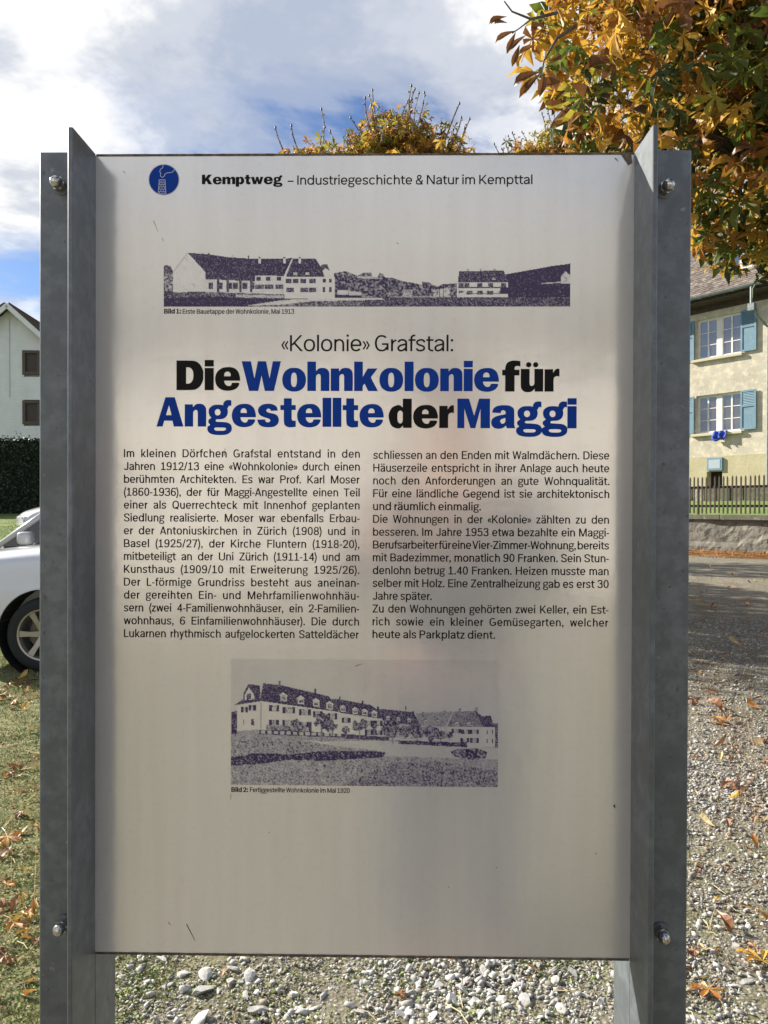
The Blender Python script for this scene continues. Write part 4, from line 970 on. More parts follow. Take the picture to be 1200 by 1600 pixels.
def car(name, label, cat, loc, rz, paint, prof, wheels, cabin, belt, L, hw=.88, seams=()):
    """prof: (x, hood/deck height) along the car, nose at +x; cabin: base rear, roof rear, roof front, base front, roof z"""
    T = empty(name, loc, rz); tag(T, label, cat)
    bm = bmesh.new(); rings = []
    xs_ = sorted(prof)
    def half(x):
        e = min((x - xs_[0][0]), (xs_[-1][0] - x)); return hw*(1 - .16*max(0, 1 - e/.55)**2)
    def deck(x):
        for (a, za), (c, zc) in zip(xs_, xs_[1:]):
            if a <= x <= c: t = (x - a)/(c - a); return za + (zc - za)*t
        return xs_[-1][1]
    X = np.linspace(xs_[0][0], xs_[-1][0], 34)
    for x in X:
        w_, z_ = half(x), deck(x); e = min(x - xs_[0][0], xs_[-1][0] - x); lo = .24 + .16*max(0, 1 - e/.35)**2
        ring = [(0, lo - .04), (w_*.86, lo), (w_*.975, lo + .09), (w_, .52), (w_*1.0, .64), (w_*.985, z_ - .22), (w_*.965, z_ - .09), (w_*.90, z_ - .02), (w_*.74, z_ + .015), (0, z_ + .045)]
        rings.append([bm.verts.new((x, y, z)) for y, z in ring] + [bm.verts.new((x, -y, z)) for y, z in ring[-2:0:-1]])
    n_ = len(rings[0])
    for a, c in zip(rings, rings[1:]):
        for i in range(n_): bm.faces.new((a[i], a[(i + 1) % n_], c[(i + 1) % n_], c[i]))
    bm.faces.new(rings[0][::-1]); bm.faces.new(rings[-1]); bmesh.ops.recalc_face_normals(bm, faces=bm.faces[:])
    me = bpy.data.meshes.new('body'); bm.to_mesh(me); bm.free()
    body = link('body', me, T, paint, True)
    body.modifiers.new('sub', 'SUBSURF').levels = 1; body.modifiers['sub'].render_levels = 2
    # wheel arches are cut from the body
    cb_ = bmesh.new()
    for wx in wheels:
        for s_ in (1, -1): bmesh.ops.create_cone(cb_, cap_ends=True, segments=40, radius1=.385, radius2=.385, depth=.46, matrix=Matrix.Translation((wx, s_*(hw - .06), .33)) @ Matrix.Rotation(R(90), 4, 'X'))
    bmesh.ops.recalc_face_normals(cb_, faces=cb_.faces[:]); cme = bpy.data.meshes.new('cutter'); cb_.to_mesh(cme); cb_.free(); co = bpy.data.objects.new('cutter', cme); COL.objects.link(co); co.parent = T
    bo = body.modifiers.new('arch', 'BOOLEAN'); bo.operation = 'DIFFERENCE'; bo.solver = 'EXACT'; bo.object = co; bo.use_self = True
    bpy.context.view_layer.update()
    dg = bpy.context.evaluated_depsgraph_get(); nm = bpy.data.meshes.new_from_object(body.evaluated_get(dg)); nm.name = 'body'
    body.modifiers.clear(); body.data = nm; bpy.data.objects.remove(co)
    body.data.polygons.foreach_set('use_smooth', [True]*len(nm.polygons))
    try: nm.set_sharp_from_angle(angle=R(40))
    except Exception: pass
    for wx in wheels:
        for s_ in (1, -1):
            lip = MB(); n9 = 28; pr9 = [(.382, -.010), (.394, -.010), (.397, .0), (.382, .004)]; an9 = [R(-12 + 204*k/n9) for k in range(n9 + 1)]; lip.add([(wx + r9*math.cos(a9), h9, .33 + r9*math.sin(a9)) for a9 in an9 for r9, h9 in pr9], [(4*i + j, 4*i + (j + 1) % 4, 4*i + 4 + (j + 1) % 4, 4*i + 4 + j) for i in range(n9) for j in range(4)]); me = lip.mesh('arch_lip')
            o = link('arch_lip', me, T, paint, True); o.location = (0, -s_*(hw - .003), 0)
            if s_ < 0: o.scale = (1, -1, 1)
            li = MB(); li.lathe([(.384, -.18), (.384, .20), (0, .20)], 24, 'y', (wx, 0, .33)); o = link('arch_liner', li.mesh('arch_liner'), T, arch); o.location = (0, -s_*(hw - .19), 0)
            if s_ < 0: o.rotation_euler = (0, 0, 0); o.scale = (1, -1, 1)
            w_ = bpy.data.objects.new('wheel', TYRE); COL.objects.link(w_); w_.parent = T; w_.location = (wx, -s_*(hw - .115), .320)
            if s_ < 0: w_.rotation_euler = (0, 0, math.pi)
            for nme, mm_ in (('rim', RIM), ('brake_disc', DISC)): q = bpy.data.objects.new(nme, mm_); COL.objects.link(q); q.parent = w_
    # cabin
    xa, xb, xc, xd, zr = cabin; wb, wr = hw*.93, hw*.72
    zb = lambda x: deck(min(max(x, xs_[0][0]), xs_[-1][0])) - .01
    P4 = {k: {s_: Vector(v) for s_ in (1, -1) for v in [((x, s_*w_, z))]} for k, (x, w_, z) in dict(a=(xa, wb, zb(xa)), b=(xb, wr, zr - .02), c=(xc, wr, zr - .02), d=(xd, wb, zb(xd))).items()}
    gl = MB()
    for s_ in (1, -1):
        gl.add([P4['a'][s_], P4['d'][s_], P4['c'][s_], P4['b'][s_]], [(0, 1, 2, 3)])
    gl.build('side_glass', cglass, T)
    MB().add([P4['d'][1], P4['d'][-1], P4['c'][-1], P4['c'][1]], [(0, 1, 2, 3)]).build('windscreen', cglass, T)
    MB().add([P4['a'][1], P4['a'][-1], P4['b'][-1], P4['b'][1]], [(0, 1, 2, 3)]).build('rear_window', cglass, T)
    rf = MB(); rr = [(xb - .05, .0), (xb + .25, .05), ((xb + xc)/2, .075), (xc - .25, .06), (xc + .03, .0)]
    vs = []; 
    for x, dz in rr: vs += [(x, y*wr*1.03, zr - .03 + dz*(1 - .5*abs(y)) - (.02 if abs(y) == 1 else 0)) for y in (-1, -.8, 0, .8, 1)]
    rf.add(vs, [(i*5 + j, i*5 + j + 1, (i + 1)*5 + j + 1, (i + 1)*5 + j) for i in range(4) for j in range(4)]); rf.build('roof', paint, T, True)
    for s_ in (1, -1):
        pl = MB(); pl.tube([P4['d'][s_] + Vector((.06, 0, -.03)), P4['c'][s_] + Vector((.01, 0, .01))], .036, 8); pl.tube([P4['a'][s_] + Vector((-.06, 0, -.03)), P4['b'][s_]], .045, 8)
        m1_ = P4['a'][s_].lerp(P4['d'][s_], .52); m2_ = P4['b'][s_].lerp(P4['c'][s_], .5); pl.tube([m1_, m2_], .035, 8)
        pl.tube([P4['b'][s_], P4['c'][s_]], .035, 8)
        o = pl.build('window_pillars', paint, T, True)
    nose, tail = xs_[-1][0], xs_[0][0]
    for s_ in (1, -1):
        zn = deck(nose - .2)
        hl = MB(); hl.bevbox(nose - .34, nose - .03, s_*hw*.60 - .17, s_*hw*.60 + .17, zn - .22, zn - .09, .04); o = hl.build('headlight', lampm, T, True)
        tl = MB(); tl.bevbox(tail + .02, tail + .10, s_*hw*.70 - .10, s_*hw*.70 + .10, deck(tail) - .28, deck(tail) - .12, .02); tl.build('tail_light', redl, T)
        mr = MB(); mr.bevbox(xd - .45, xd - .30, s_*(hw + .10) - .09, s_*(hw + .10) + .09, zb(xd) + .03, zb(xd) + .17, .04); mr.build('mirror', paint, T, True)
    gr = MB(); gr.bevbox(nose - .10, nose + .004, -.42, .42, .46, deck(nose) - .14, .02); gr.bevbox(nose - .08, nose + .006, -.6, .6, .26, .40, .02); gr.build('grille', trimm, T)
    for (x0, x1, z_) in seams:
        for s_ in (1, -1): MB().box(x0, x1, min(-s_*hw*.90, -s_*hw*.987), max(-s_*hw*.90, -s_*hw*.987), z_ - .005, z_ + .005).build('bumper_seam', seam, T)
    return T
sedan = [(-2.15, .66), (-2.08, .86), (-1.95, .985), (-1.3, 1.03), (-.2, 1.0), (1.0, .97), (1.7, .86), (2.05, .74), (2.15, .60)]
Lx = -2.93
A_ = car('parked_car', 'silver white car nearest the left post, its rear wheel and flank in shade', 'car', (Lx + 1.33, 6.42 + .92, 0.0), R(0), paintA, [(-2.35, .70), (-2.28, .90), (-2.1, .985), (-1.5, 1.045), (-.9, 1.09), (-.2, 1.0), (1.0, .97), (1.7, .86), (2.05, .74), (2.15, .60)], (-1.33, 1.35), (-.95, -.35, .35, 1.1, 1.45), .95, 4.5, seams=((-2.0, -1.585, .615),))
B_ = car('parked_car', 'grey car behind the nearest one, windscreen sloping up towards the board', 'car', (-3.30, 9.3, 0.02), R(180), paintB, sedan, (-1.30, 1.32), (-1.75, -1.1, .38, 1.02, 1.48), .95, 4.3)
C_ = car('parked_car', 'white car further back on the grass near the hedge', 'car', (-6.35, 18.0, gzf(-8, 17.6) - .02), R(212), paintC, sedan, (-1.30, 1.32), (-1.65, -1.0, .25, 1.05, 1.44), .95, 4.3)

# ================================================================ chestnut trees
bark = mat('chestnut_bark', (0.13, 0.105, 0.085), .9, var=[((0.07, 0.055, 0.045), 14, .4, .62, 7), ((0.19, 0.175, 0.14), 5, .5, .7, 6)], bump=(40, .8, .02))
twigm = mat('grey_brown_twig', (0.42, 0.38, 0.35), .8, var=((0.11, 0.085, 0.07), 20, .4, .6)); budm = mat('dark_bud', (0.045, 0.028, 0.02), .6)
LM = [leafmat('golden_leaf', (0.52, 0.29, 0.035), (0.68, 0.45, 0.085)), leafmat('orange_brown_leaf', (0.30, 0.125, 0.022), (0.46, 0.24, 0.040)), leafmat('brown_leaf', (0.13, 0.058, 0.022), (0.24, 0.105, 0.035), .25),
      leafmat('green_leaf', (0.075, 0.115, 0.018), (0.15, 0.18, 0.028)), leafmat('yellow_green_leaf', (0.28, 0.26, 0.035), (0.38, 0.32, 0.05)), leafmat('dark_green_leaf', (0.032, 0.055, 0.014), (0.07, 0.09, 0.018), .35)]
def leaflet(L_, w_, droop, curl, ang, nseg=5, fold=.35, tw=0.0):
    """one obovate leaflet from the origin along angle ang in the xy plane; returns verts, tri-quads"""
    prof = [(0, .05), (.2, .34), (.42, .72), (.64, 1.0), (.82, .86), (1.0, .04)] if nseg == 5 else [(0, .06), (.35, .62), (.68, 1.0), (1.0, .05)] if nseg == 4 else [(0, .08), (.62, 1.0), (1.0, .06)]
    vs = []; x = z = 0.0; a = 0.1; last = 0
    for t, w in prof:
        d = (t - last)*L_; last = t; a -= droop*(t if t else 0)*.9; x += d*math.cos(a); z += d*math.sin(a)
        hw_ = w*w_/2; up = fold*hw_ + curl*hw_*t*1.6; tt = tw*t
        for s_ in (-1, 0, 1): 
            yy, zz2 = s_*hw_*math.cos(tt), (up if s_ else 0) + s_*hw_*math.sin(tt); vs.append((x, yy, z + zz2))
    c, s = math.cos(ang), math.sin(ang)
    vs = [(p[0]*c - p[1]*s, p[0]*s + p[1]*c, p[2]) for p in vs]
    n_ = len(prof); fs = [(3*i + k, 3*i + k + 1, 3*(i + 1) + k + 1, 3*(i + 1) + k) for i in range(n_ - 1) for k in (0, 1)]
    return vs, fs
def palmate(r_, n_=None, nseg=5, hang=.6, stalk=.7, size=1.0):
    """horse chestnut leaf, stalk up along +x from its tip joint; size 1 = longest leaflet 1"""
    n_ = n_ or r_.choice((5, 6, 7)); vs, fs = [], []
    for k in range(n_):
        a = (k - (n_ - 1)/2)*R(300/n_) * r_.uniform(.85, 1.1); L_ = (1.0 - .42*abs((k - (n_ - 1)/2)/((n_ - 1)/2))**1.5)*r_.uniform(.8, 1.1)
        v, f = leaflet(L_, L_*r_.uniform(.26, .42), hang*r_.uniform(.5, 1.6), r_.uniform(-.3, 1.0), a, nseg, r_.uniform(.1, .6), r_.uniform(-1.1, 1.1)); b_ = len(vs); vs += v; fs += [tuple(i + b_ for i in q) for q in f]
    b_ = len(vs); w_ = .017
    for p in [(0, 0, 0), (-stalk*.5, .03, .10), (-stalk, .02, .05)]: vs += [(p[0], p[1] - w_, p[2]), (p[0], p[1] + w_, p[2] + w_)]
    fs += [(b_, b_ + 1, b_ + 3, b_ + 2), (b_ + 2, b_ + 3, b_ + 5, b_ + 4)]
    return np.array(vs)*size, np.array(fs)
prn = random.Random(5)
PALM = []
for i in range(9):
    v, f = palmate(prn, 6, 4, hang=prn.uniform(.3, 1.1)); PALM.append(v)
PALMF = f
# the same leaf for every variant: 6 leaflets
PALO = []
for i in range(8):
    v, PALOF = palmate(prn, 6, 3, hang=prn.uniform(.3, 1.1)); PALO.append(v)
def crown_mass(name, P, S, mi, parent, mats=LM, tilt=.75, lo=False):
    o = mass(name, PALO if lo else PALM, PALOF if lo else PALMF, P, S, nrg.uniform(0, 6.3, len(P)), mi, mats, tilt=tilt); o.parent = parent; o['kind'] = 'stuff'; return o
def ellip(n_, c, r, shell=.35, lump=.18, seed=0):
    d = nrg.normal(size=(n_, 3)); d /= np.linalg.norm(d, axis=1)[:, None]
    k = 1 + lump*(np.sin(d[:, 0]*5 + seed) * np.cos(d[:, 1]*4 + seed*2) + .6*np.sin(d[:, 2]*7 + d[:, 0]*4 + seed)*1.0)
    t = (1 - shell*nrg.random(n_)**1.6)*k
    return c + d*t[:, None]*np.array(r)
def pollard(x, y, zc, r, label, seed, n_=2600, shoots=30, leaf=.15, knob=None, col=None):
    T = empty('pollard_chestnut', (x, y, gzf(x, y)), seed); T.rotation_euler = (0, 0, 0); tag(T, label, 'tree', 'pollarded chestnut trees in the yard')
    rr = random.Random(seed); c = np.array([0, 0, zc])
    tk = MB(); tk.tube([(0, 0, -.1), (.02, .01, 1.0), (-.02, .02, 2.0), (0, 0, zc - r[2]*.55)], [.20, .16, .145, .17], 14); tk.build('trunk', bark, T, True)
    lb = MB()
    for k in range(9):
        a = k*.7 + rr.random(); e = np.array([math.cos(a)*r[0]*.72, math.sin(a)*r[1]*.72, rr.uniform(-.1, .75)*r[2]]); s0 = np.array([0, 0, zc - r[2]*.65]); m_ = (s0 + c + e)/2 + np.array([0, 0, .1])
        lb.tube([s0, m_, c + e], [.075, .055, .06], 8)
    lb.build('limbs', bark, T, True)
    P = ellip(n_, c, r, .5, .14, seed)
    if shoots > 20:
        for kx, kz, kr, kh in knob: P = np.concatenate([P, ellip(int(2600*kr), np.array([kx, 0, kz]), (kr, kr*.9, kh), .9, .16, seed + kx) + nrg.normal(0, .055, (int(2600*kr), 3))])
    mi = nrg.choice(6, len(P), p=col or (.32, .24, .12, .10, .18, .04)); S = nrg.uniform(.6, 1.1, len(P))*leaf
    # colour clumps
    cl_ = np.sin(P[:, 0]*3.1 + seed)*np.cos(P[:, 2]*3.7 + P[:, 1]*2.2); mi = np.where((cl_ > .45) & (nrg.random(len(P)) < .6), 4, mi); mi = np.where((cl_ < -.5) & (nrg.random(len(P)) < .5), 1, mi)
    crown_mass('foliage', P, S, mi, T, lo=True)
    for k in range(shoots):
        a = rr.uniform(0, 6.28); q = math.sqrt(rr.random())*.85; kb = rr.choice(knob) if knob else (0, zc, r[0], r[2]); b_ = Vector((kb[0] + math.cos(a)*q*kb[2], math.sin(a)*q*kb[2], kb[1] + kb[3]*math.sqrt(max(0, 1 - q*q))*rr.uniform(.3, .9)))
        ln_ = rr.uniform(.15, .62)*(1.15 - .4*q); d = Vector((math.cos(a)*q*.62 + rr.uniform(-.1, .1), math.sin(a)*q*.62, 1)).normalized(); bend = Vector((rr.uniform(-.06, .06), rr.uniform(-.06, .06), 0))
        sh = MB(); p = [b_, b_ + d*ln_*.35 + bend*.5, b_ + d*ln_*.7 + bend*.7, b_ + d*ln_]
        sh.tube(p, [.011, .009, .008, .006], 5)
        for t in (.35, .55, .75, .92): m_ = b_ + d*ln_*t + bend*.6; sh.lathe([(.004, -.010), (.012, -.003), (.012, .005), (.004, .010)], 6, 'z', tuple(m_), 0)
        sh.lathe([(.004, -.012), (.012, -.003), (.012, .008), (.002, .028)], 6, 'z', tuple(b_ + d*ln_), 1)
        sh.build('shoot', [twigm, budm], T)
    return T
pollard(-.02, 9.0, 3.50, (2.15, 2.1, 1.80), 'pollarded chestnut with thin upright shoots rising above the middle of the board', 3, 3000, 48, .115, [(.35, 5.38, .66, .58), (-.15, 5.26, .55, .52), (-.78, 5.28, .46, .36), (.10, 5.4, .5, .62), (.75, 5.2, .4, .4)])
pollard(2.45, 11.2, 4.55, (1.9, 1.8, 1.9), 'pollarded chestnut showing over the right end of the board', 8, 2500, 44, .12, [(.05, 6.35, .55, .60), (.75, 6.45, .8, .8), (-.45, 6.30, .35, .42)])
pollard(-1.1, 11.7, 4.0, (1.9, 1.9, 1.7), 'pollarded chestnut behind the board, second of its row', 12, 1900, 6, .20)
pollard(-2.2, 14.4, 4.1, (2.0, 2.0, 1.7), 'pollarded chestnut behind the board, third of its row', 14, 1700, 6, .21)
pollard(-3.3, 17.4, 4.4, (2.2, 2.2, 1.7), 'pollarded chestnut behind the board, furthest of its row', 17, 1600, 6, .22)
pollard(.7, 21.4, 4.6, (2.3, 2.2, 1.7), 'pollarded chestnut behind the board nearest the hedge', 23, 1600, 6, .22)

# ---- the near chestnut at the upper right
NT = empty('chestnut_tree', (4.05, 4.9, 0.0), 0); tag(NT, 'large golden chestnut tree whose leafy crown fills the upper right corner', 'tree')
tk = MB(); tk.tube([(0, 0, -.1), (.03, .02, .8), (-.03, .03, 1.8), (.02, 0, 2.6)], [.24, .19, .17, .18], 16); tk.build('trunk', bark, NT, True)
cen = np.array([-1.05, -.45, 4.56]); rad = np.array([2.12, 1.5, 1.62])
tips = []
for k in range(11):
    a = 2.1 + k*.42 + prn.uniform(-.1, .1); e = cen + np.array([math.cos(a)*rad[0], math.sin(a)*rad[1], prn.uniform(-.55, .8)*rad[2]])*prn.uniform(.6, .92)
    s0 = np.array([.02, 0, 2.5]); m1_ = s0*.6 + e*.4 + np.array([0, 0, .25]); m2_ = s0*.25 + e*.75 + np.array([0, 0, .15])
    lb = MB(); lb.tube([s0, m1_, m2_, e], [.075, .055, .032, .015], 9); lb.build('limb', bark, NT, True)
    for j in range(5):
        t = prn.uniform(.4, 1); b_ = m1_*(1 - t) + e*t; d = np.array([prn.uniform(-1, 1), prn.uniform(-1, 1), prn.uniform(-.6, .7)])*.55; q = b_ + d
        tw = MB(); tw.tube([b_, (b_ + q)/2 + np.array([0, 0, .04]), q], [.014, .011, .007], 6); tw.build('twig', bark, NT); tips.append(q)
P = ellip(9000, cen, rad, .62, .10, 2.0)
# world test against the outline seen in the photograph is left to the crown's own shape; thin the lower left fringe
lowl = (P[:, 0] < cen[0] - .9) & (P[:, 2] < cen[2] - .2); P = P[~(lowl & (nrg.random(len(P)) < .30))]
hgt = (P[:, 2] - cen[2])/rad[2]; outw = np.linalg.norm((P - cen)/rad, axis=1)
mi = nrg.choice(6, len(P), p=(.44, .24, .10, .05, .14, .03))
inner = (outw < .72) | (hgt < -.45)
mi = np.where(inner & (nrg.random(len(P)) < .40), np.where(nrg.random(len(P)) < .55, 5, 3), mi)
cl_ = np.sin(P[:, 0]*2.6 + 1)*np.cos(P[:, 2]*3.1 + P[:, 1]*2.0); mi = np.where((cl_ > .35) & ~inner & (nrg.random(len(P)) < .65), 0, mi); mi = np.where((cl_ < -.55) & (nrg.random(len(P)) < .3), 3, mi)
S = nrg.uniform(.085, .20, len(P))
# the 300 leaves nearest to where one stands are objects of their own
camr = np.array([-4.05, -4.9, CAM_H]); dist = np.linalg.norm(P - camr, axis=1)
W3 = P + np.array([4.05, 4.9, 0]); pxs = 600 + FPX*W3[:, 0]/W3[:, 1]; pys = 792 - FPX*(W3[:, 2] - CAM_H)/W3[:, 1]
vis = (pxs > 700) & (pxs < 1230) & (pys > -40) & (pys < 470); score = np.where(vis, dist, 99); order = np.argsort(score)[:290]; rest = np.ones(len(P), bool); rest[order] = False
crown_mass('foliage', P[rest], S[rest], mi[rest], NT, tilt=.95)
LEAFME = {}
def leafmesh(i, m_):
    if (i, m_) not in LEAFME:
        me = bpy.data.meshes.new('leaf'); me.from_pydata(PALM[i].tolist(), [], PALMF.tolist()); me.materials.append(LM[m_]); LEAFME[(i, m_)] = me
    return LEAFME[(i, m_)]
for k in order:
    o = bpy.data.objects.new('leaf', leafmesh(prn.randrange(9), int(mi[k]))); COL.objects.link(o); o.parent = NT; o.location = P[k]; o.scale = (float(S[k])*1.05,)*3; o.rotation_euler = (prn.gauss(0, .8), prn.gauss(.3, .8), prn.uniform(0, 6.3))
# hanging brown leaves on a bare twig, upper left of the crown
def at_depth(px, py, y): d = ray(px, py); t = y/d.y; return Vector((d.x*t, y, CAM_H + d.z*t)) - NT.location
tw = MB(); pts = [at_depth(900, 40, 3.7), at_depth(870, 60, 3.6), at_depth(850, 95, 3.5), at_depth(846, 118, 3.5)]; tw.tube(pts, [.010, .007, .004, .003], 6)
tw.tube([at_depth(870, 20, 3.6), at_depth(830, 30, 3.5), at_depth(800, 18, 3.45), at_depth(788, 2, 3.4)], [.008, .006, .004, .003], 6); tw.tube([at_depth(830, 30, 3.5), at_depth(812, 44, 3.5), at_depth(800, 52, 3.5)], [.004, .003, .003], 6); tw.build('twig', bark, NT)
for px, py, L_, w_, ang, dr in ((846, 112, .155, .040, 195, .5), (846, 114, .150, .036, 222, .45), (850, 112, .110, .040, 262, .3), (852, 108, .120, .050, 305, .4), (856, 100, .09, .035, 30, .3), (838, 70, .10, .03, 200, .5), (822, 55, .12, .030, 215, .5), (806, 48, .11, .026, 200, .4), (806, 50, .10, .028, 245, .4),
                                (792, 26, .10, .026, 190, .5), (793, 36, .08, .024, 170, .5), (812, 70, .10, .03, 250, .4), (880, 128, .12, .05, 185, .4), (890, 130, .11, .05, 330, .5)):
    v, f = leaflet(L_, w_, dr, .5, 0, 5, .5, prn.uniform(-.6, .6)); me = bpy.data.meshes.new('leaf'); me.from_pydata(v, [], f); o = link('leaf', me, NT, LM[2]); o.location = at_depth(px, py, 3.5)
    o.rotation_euler = (R(90), 0, 0); o.rotation_euler = (Matrix.Rotation(R(ang), 3, 'Y').inverted() @ Matrix.Rotation(R(90), 3, 'X')).to_euler(); o['label'] = 'curled brown leaflet against the sky'

# ================================================================ the information board
SIGN = empty('information_board', (-0.0291, 0.85, 0.0), R(-0.85)); SIGN.rotation_euler = (0, R(0.2), R(-0.85))
tag(SIGN, 'pale metal information board with German text and two old photos held between grey steel posts', 'information board')
SM = Matrix.Translation(SIGN.location) @ SIGN.rotation_euler.to_matrix().to_4x4(); SMI = SM.inverted()
def on_board(px, py):
    """photo pixel -> (u, v) on the board's front face"""
    o = SMI @ cam.location; d = SMI.to_3x3() @ ray(px, py); t = -o.y/d.y
    return (o.x + d.x*t, o.z + d.z*t)
PX = 0.85/FPX
galv = mat('galvanised_steel', (0.098, 0.115, 0.130), 0.43, 0.25, 0.9, var=[((0.148, 0.170, 0.187), 55, .42, .62, 9), ((0.085, 0.095, 0.10), 12, .48, .70, 8), ((0.24, 0.25, 0.25), 70, .68, .76, 4), ((0.06, 0.062, 0.06), 130, .68, .74, 2)], bump=(60, .10, .002))
steel = mat('stainless_steel', (0.62, 0.60, 0.57), 0.16, 1.0, var=((0.35, 0.31, 0.26), 160, .45, .75, 3), bump=(120, .25, .001))
edgem = mat('board_edge', (0.085, 0.062, 0.042), 0.8, var=((0.25, 0.2, 0.15), 90, .45, .7, 5))
def panel_shader(name, ink=None, attr=None):
    m = bpy.data.materials.new(name); m.use_nodes = True; n = m.node_tree; b = n.nodes['Principled BSDF']; L = n.links.new
    t = n.nodes.new('ShaderNodeTexCoord')
    def noise(sc, det, a, c, stretch=None):
        x = n.nodes.new('ShaderNodeTexNoise'); x.inputs['Scale'].default_value = sc; x.inputs['Detail'].default_value = det
        if stretch:
            mp_ = n.nodes.new('ShaderNodeMapping'); mp_.inputs['Scale'].default_value = stretch; L(t.outputs['Object'], mp_.inputs[0]); L(mp_.outputs[0], x.inputs['Vector'])
        else: L(t.outputs['Object'], x.inputs['Vector'])
        r = n.nodes.new('ShaderNodeMapRange'); r.inputs[1].default_value = .3; r.inputs[2].default_value = .7; r.inputs[3].default_value = a; r.inputs[4].default_value = c
        L(x.outputs['Fac'], r.inputs[0]); return r.outputs[0]
    base = n.nodes.new('ShaderNodeMix'); base.data_type = 'RGBA'; L(noise(3.0, 7, 0, 1), base.inputs[0])
    base.inputs[6].default_value = (*PANEL_A, 1); base.inputs[7].default_value = (*PANEL_B, 1)
    b.inputs['Metallic'].default_value = PANEL_METAL
    L(noise(2.3, 6, PANEL_R - .035, PANEL_R + .035), b.inputs['Roughness'])
    bp = n.nodes.new('ShaderNodeBump'); bp.inputs['Strength'].default_value = 0.05; bp.inputs['Distance'].default_value = 0.002; L(noise(40, 6, 0, 1), bp.inputs['Height']); L(bp.outputs[0], b.inputs['Normal'])
    st_ = n.nodes.new('ShaderNodeMix'); st_.data_type = 'RGBA'; st_.blend_type = 'MULTIPLY'; L(noise(6.0, 8, 0.0, .55, (9, 1, .6)), st_.inputs[0]); L(base.outputs[2], st_.inputs[6]); st_.inputs[7].default_value = (.90, .885, .86, 1)
    d2 = n.nodes.new('ShaderNodeMix'); d2.data_type = 'RGBA'; d2.blend_type = 'MULTIPLY'; L(noise(150.0, 3, -.9, .5), d2.inputs[0]); L(st_.outputs[2], d2.inputs[6]); d2.inputs[7].default_value = (.93, .92, .90, 1)
    col = d2.outputs[2]
    if attr:
        a = n.nodes.new('ShaderNodeAttribute'); a.attribute_name = attr
        x = n.nodes.new('ShaderNodeMix'); x.data_type = 'RGBA'; L(a.outputs['Fac'], x.inputs[0]); L(col, x.inputs[6]); x.inputs[7].default_value = (*ink, 1); col = x.outputs[2]
        q = n.nodes.new('ShaderNodeMapRange'); q.inputs[3].default_value = PANEL_METAL; q.inputs[4].default_value = 0.0; L(a.outputs['Fac'], q.inputs[0]); L(q.outputs[0], b.inputs['Metallic'])
    L(col, b.inputs['Base Color'])
    return m
panelm = panel_shader('printed_aluminium')
duom = panel_shader('violet_halftone_print', (0.048, 0.027, 0.098), 'ink')
blackink = mat('black_print', (0.010, 0.009, 0.009), 0.6, spec=.15)
blueink = mat('blue_print', (0.003, 0.048, 0.33), 0.55, spec=.15)
whiteink = mat('pale_print', (0.55, 0.56, 0.60), 0.4)

PL, PT = -0.3015, 1.8145
PB = 0.9135
HALF = 0.3015
mb = MB(); mb.box(-HALF - .045, HALF + .045, 0.0, 0.0035, PB, PT, 0)
PANEL = mb.build('panel', [panelm], SIGN)
PANEL['label'] = 'pale satin metal panel printed with text and photos'
mb = MB()       # worn laminate edge: top and bottom strips a hair proud of the sheet
for z0, z1 in ((PT, PT + .0016), (PB - .0016, PB)):
    n = 60; xs = [-HALF + 2*HALF*i/n for i in range(n + 1)]
    for a, c in zip(xs, xs[1:]):
        j = rng.uniform(0, .0007)
        mb.box(a, c, -.0006 - j, .0038, z0 - (.0006 if z0 < 1 else .0002), z1 + (.0002 if z0 > 1 else 0))
mb.build('edge_trim', edgem, PANEL)
mb = MB(); mb.prism([(HALF - .014, PT), (HALF - .003, PT), (HALF - .002, PT - .010), (HALF - .006, PT - .012), (HALF - .010, PT - .006)], -.0012, -.0002)
mb.build('chipped_corner', edgem, PANEL)

def arc2(cx, cy, r, a0, a1, n=5): return [(cx + r*math.cos(R(a0 + (a1 - a0)*i/n)), cy + r*math.sin(R(a0 + (a1 - a0)*i/n))) for i in range(n + 1)]
def angle_profile(front=True):
    """L section in x (outwards), y; corner at the board edge. Returned for the RIGHT side."""
    T, Wd = 0.006, 0.062
    x0 = HALF + .0005
    p = arc2(x0 + .0015, -.0015, .0015, 90, 180, 3) + [(x0, -Wd + .0008), (x0 + .0008, -Wd)] + arc2(x0 + T - .003, -Wd + .003, .003, -90, 0) + \
        arc2(x0 + T + .006, -T - .006, .006, 180, 90) + arc2(x0 + Wd - .003, -T + .003, .003, -90, 0, 3) + [(x0 + Wd, -.0004)]
    if not front: p = [(x, -y + .0045) for x, y in p][::-1]
    return p
for side in (1, -1):
    for front in (True, False):
        p = angle_profile(front)
        if side < 0: p = [(-x, y) for x, y in p][::-1]
        if not front: p = [(x + side*.0016, y) for x, y in p]
        mb = MB(); mb.prismz(p, -.12, 1.8160 + (0.0 if front else .0012))
        me = mb.mesh('angle_post'); recalc(me)
        link('angle_post', me, SIGN, galv)
nutm = MB()
prof = [(0.0, -.0235)] + [(.0078*math.sin(R(a)), -.0165 - .0070*math.cos(R(a))) for a in (15, 30, 45, 60, 75, 90)] + [(.0080, -.011)]
nutm.lathe(prof, 20)
nutm.prism([(.0092*math.cos(R(60*k + 12)), .0092*math.sin(R(60*k + 12))) for k in range(6)], -.0115, -.0015)
nutme = nutm.mesh('cap_nut'); recalc(nutme)
wm_ = MB(); wm_.lathe([(.0, -.0018), (.0125, -.0018), (.0125, 0)], 24); washer = wm_.mesh('washer'); recalc(washer)
first = None
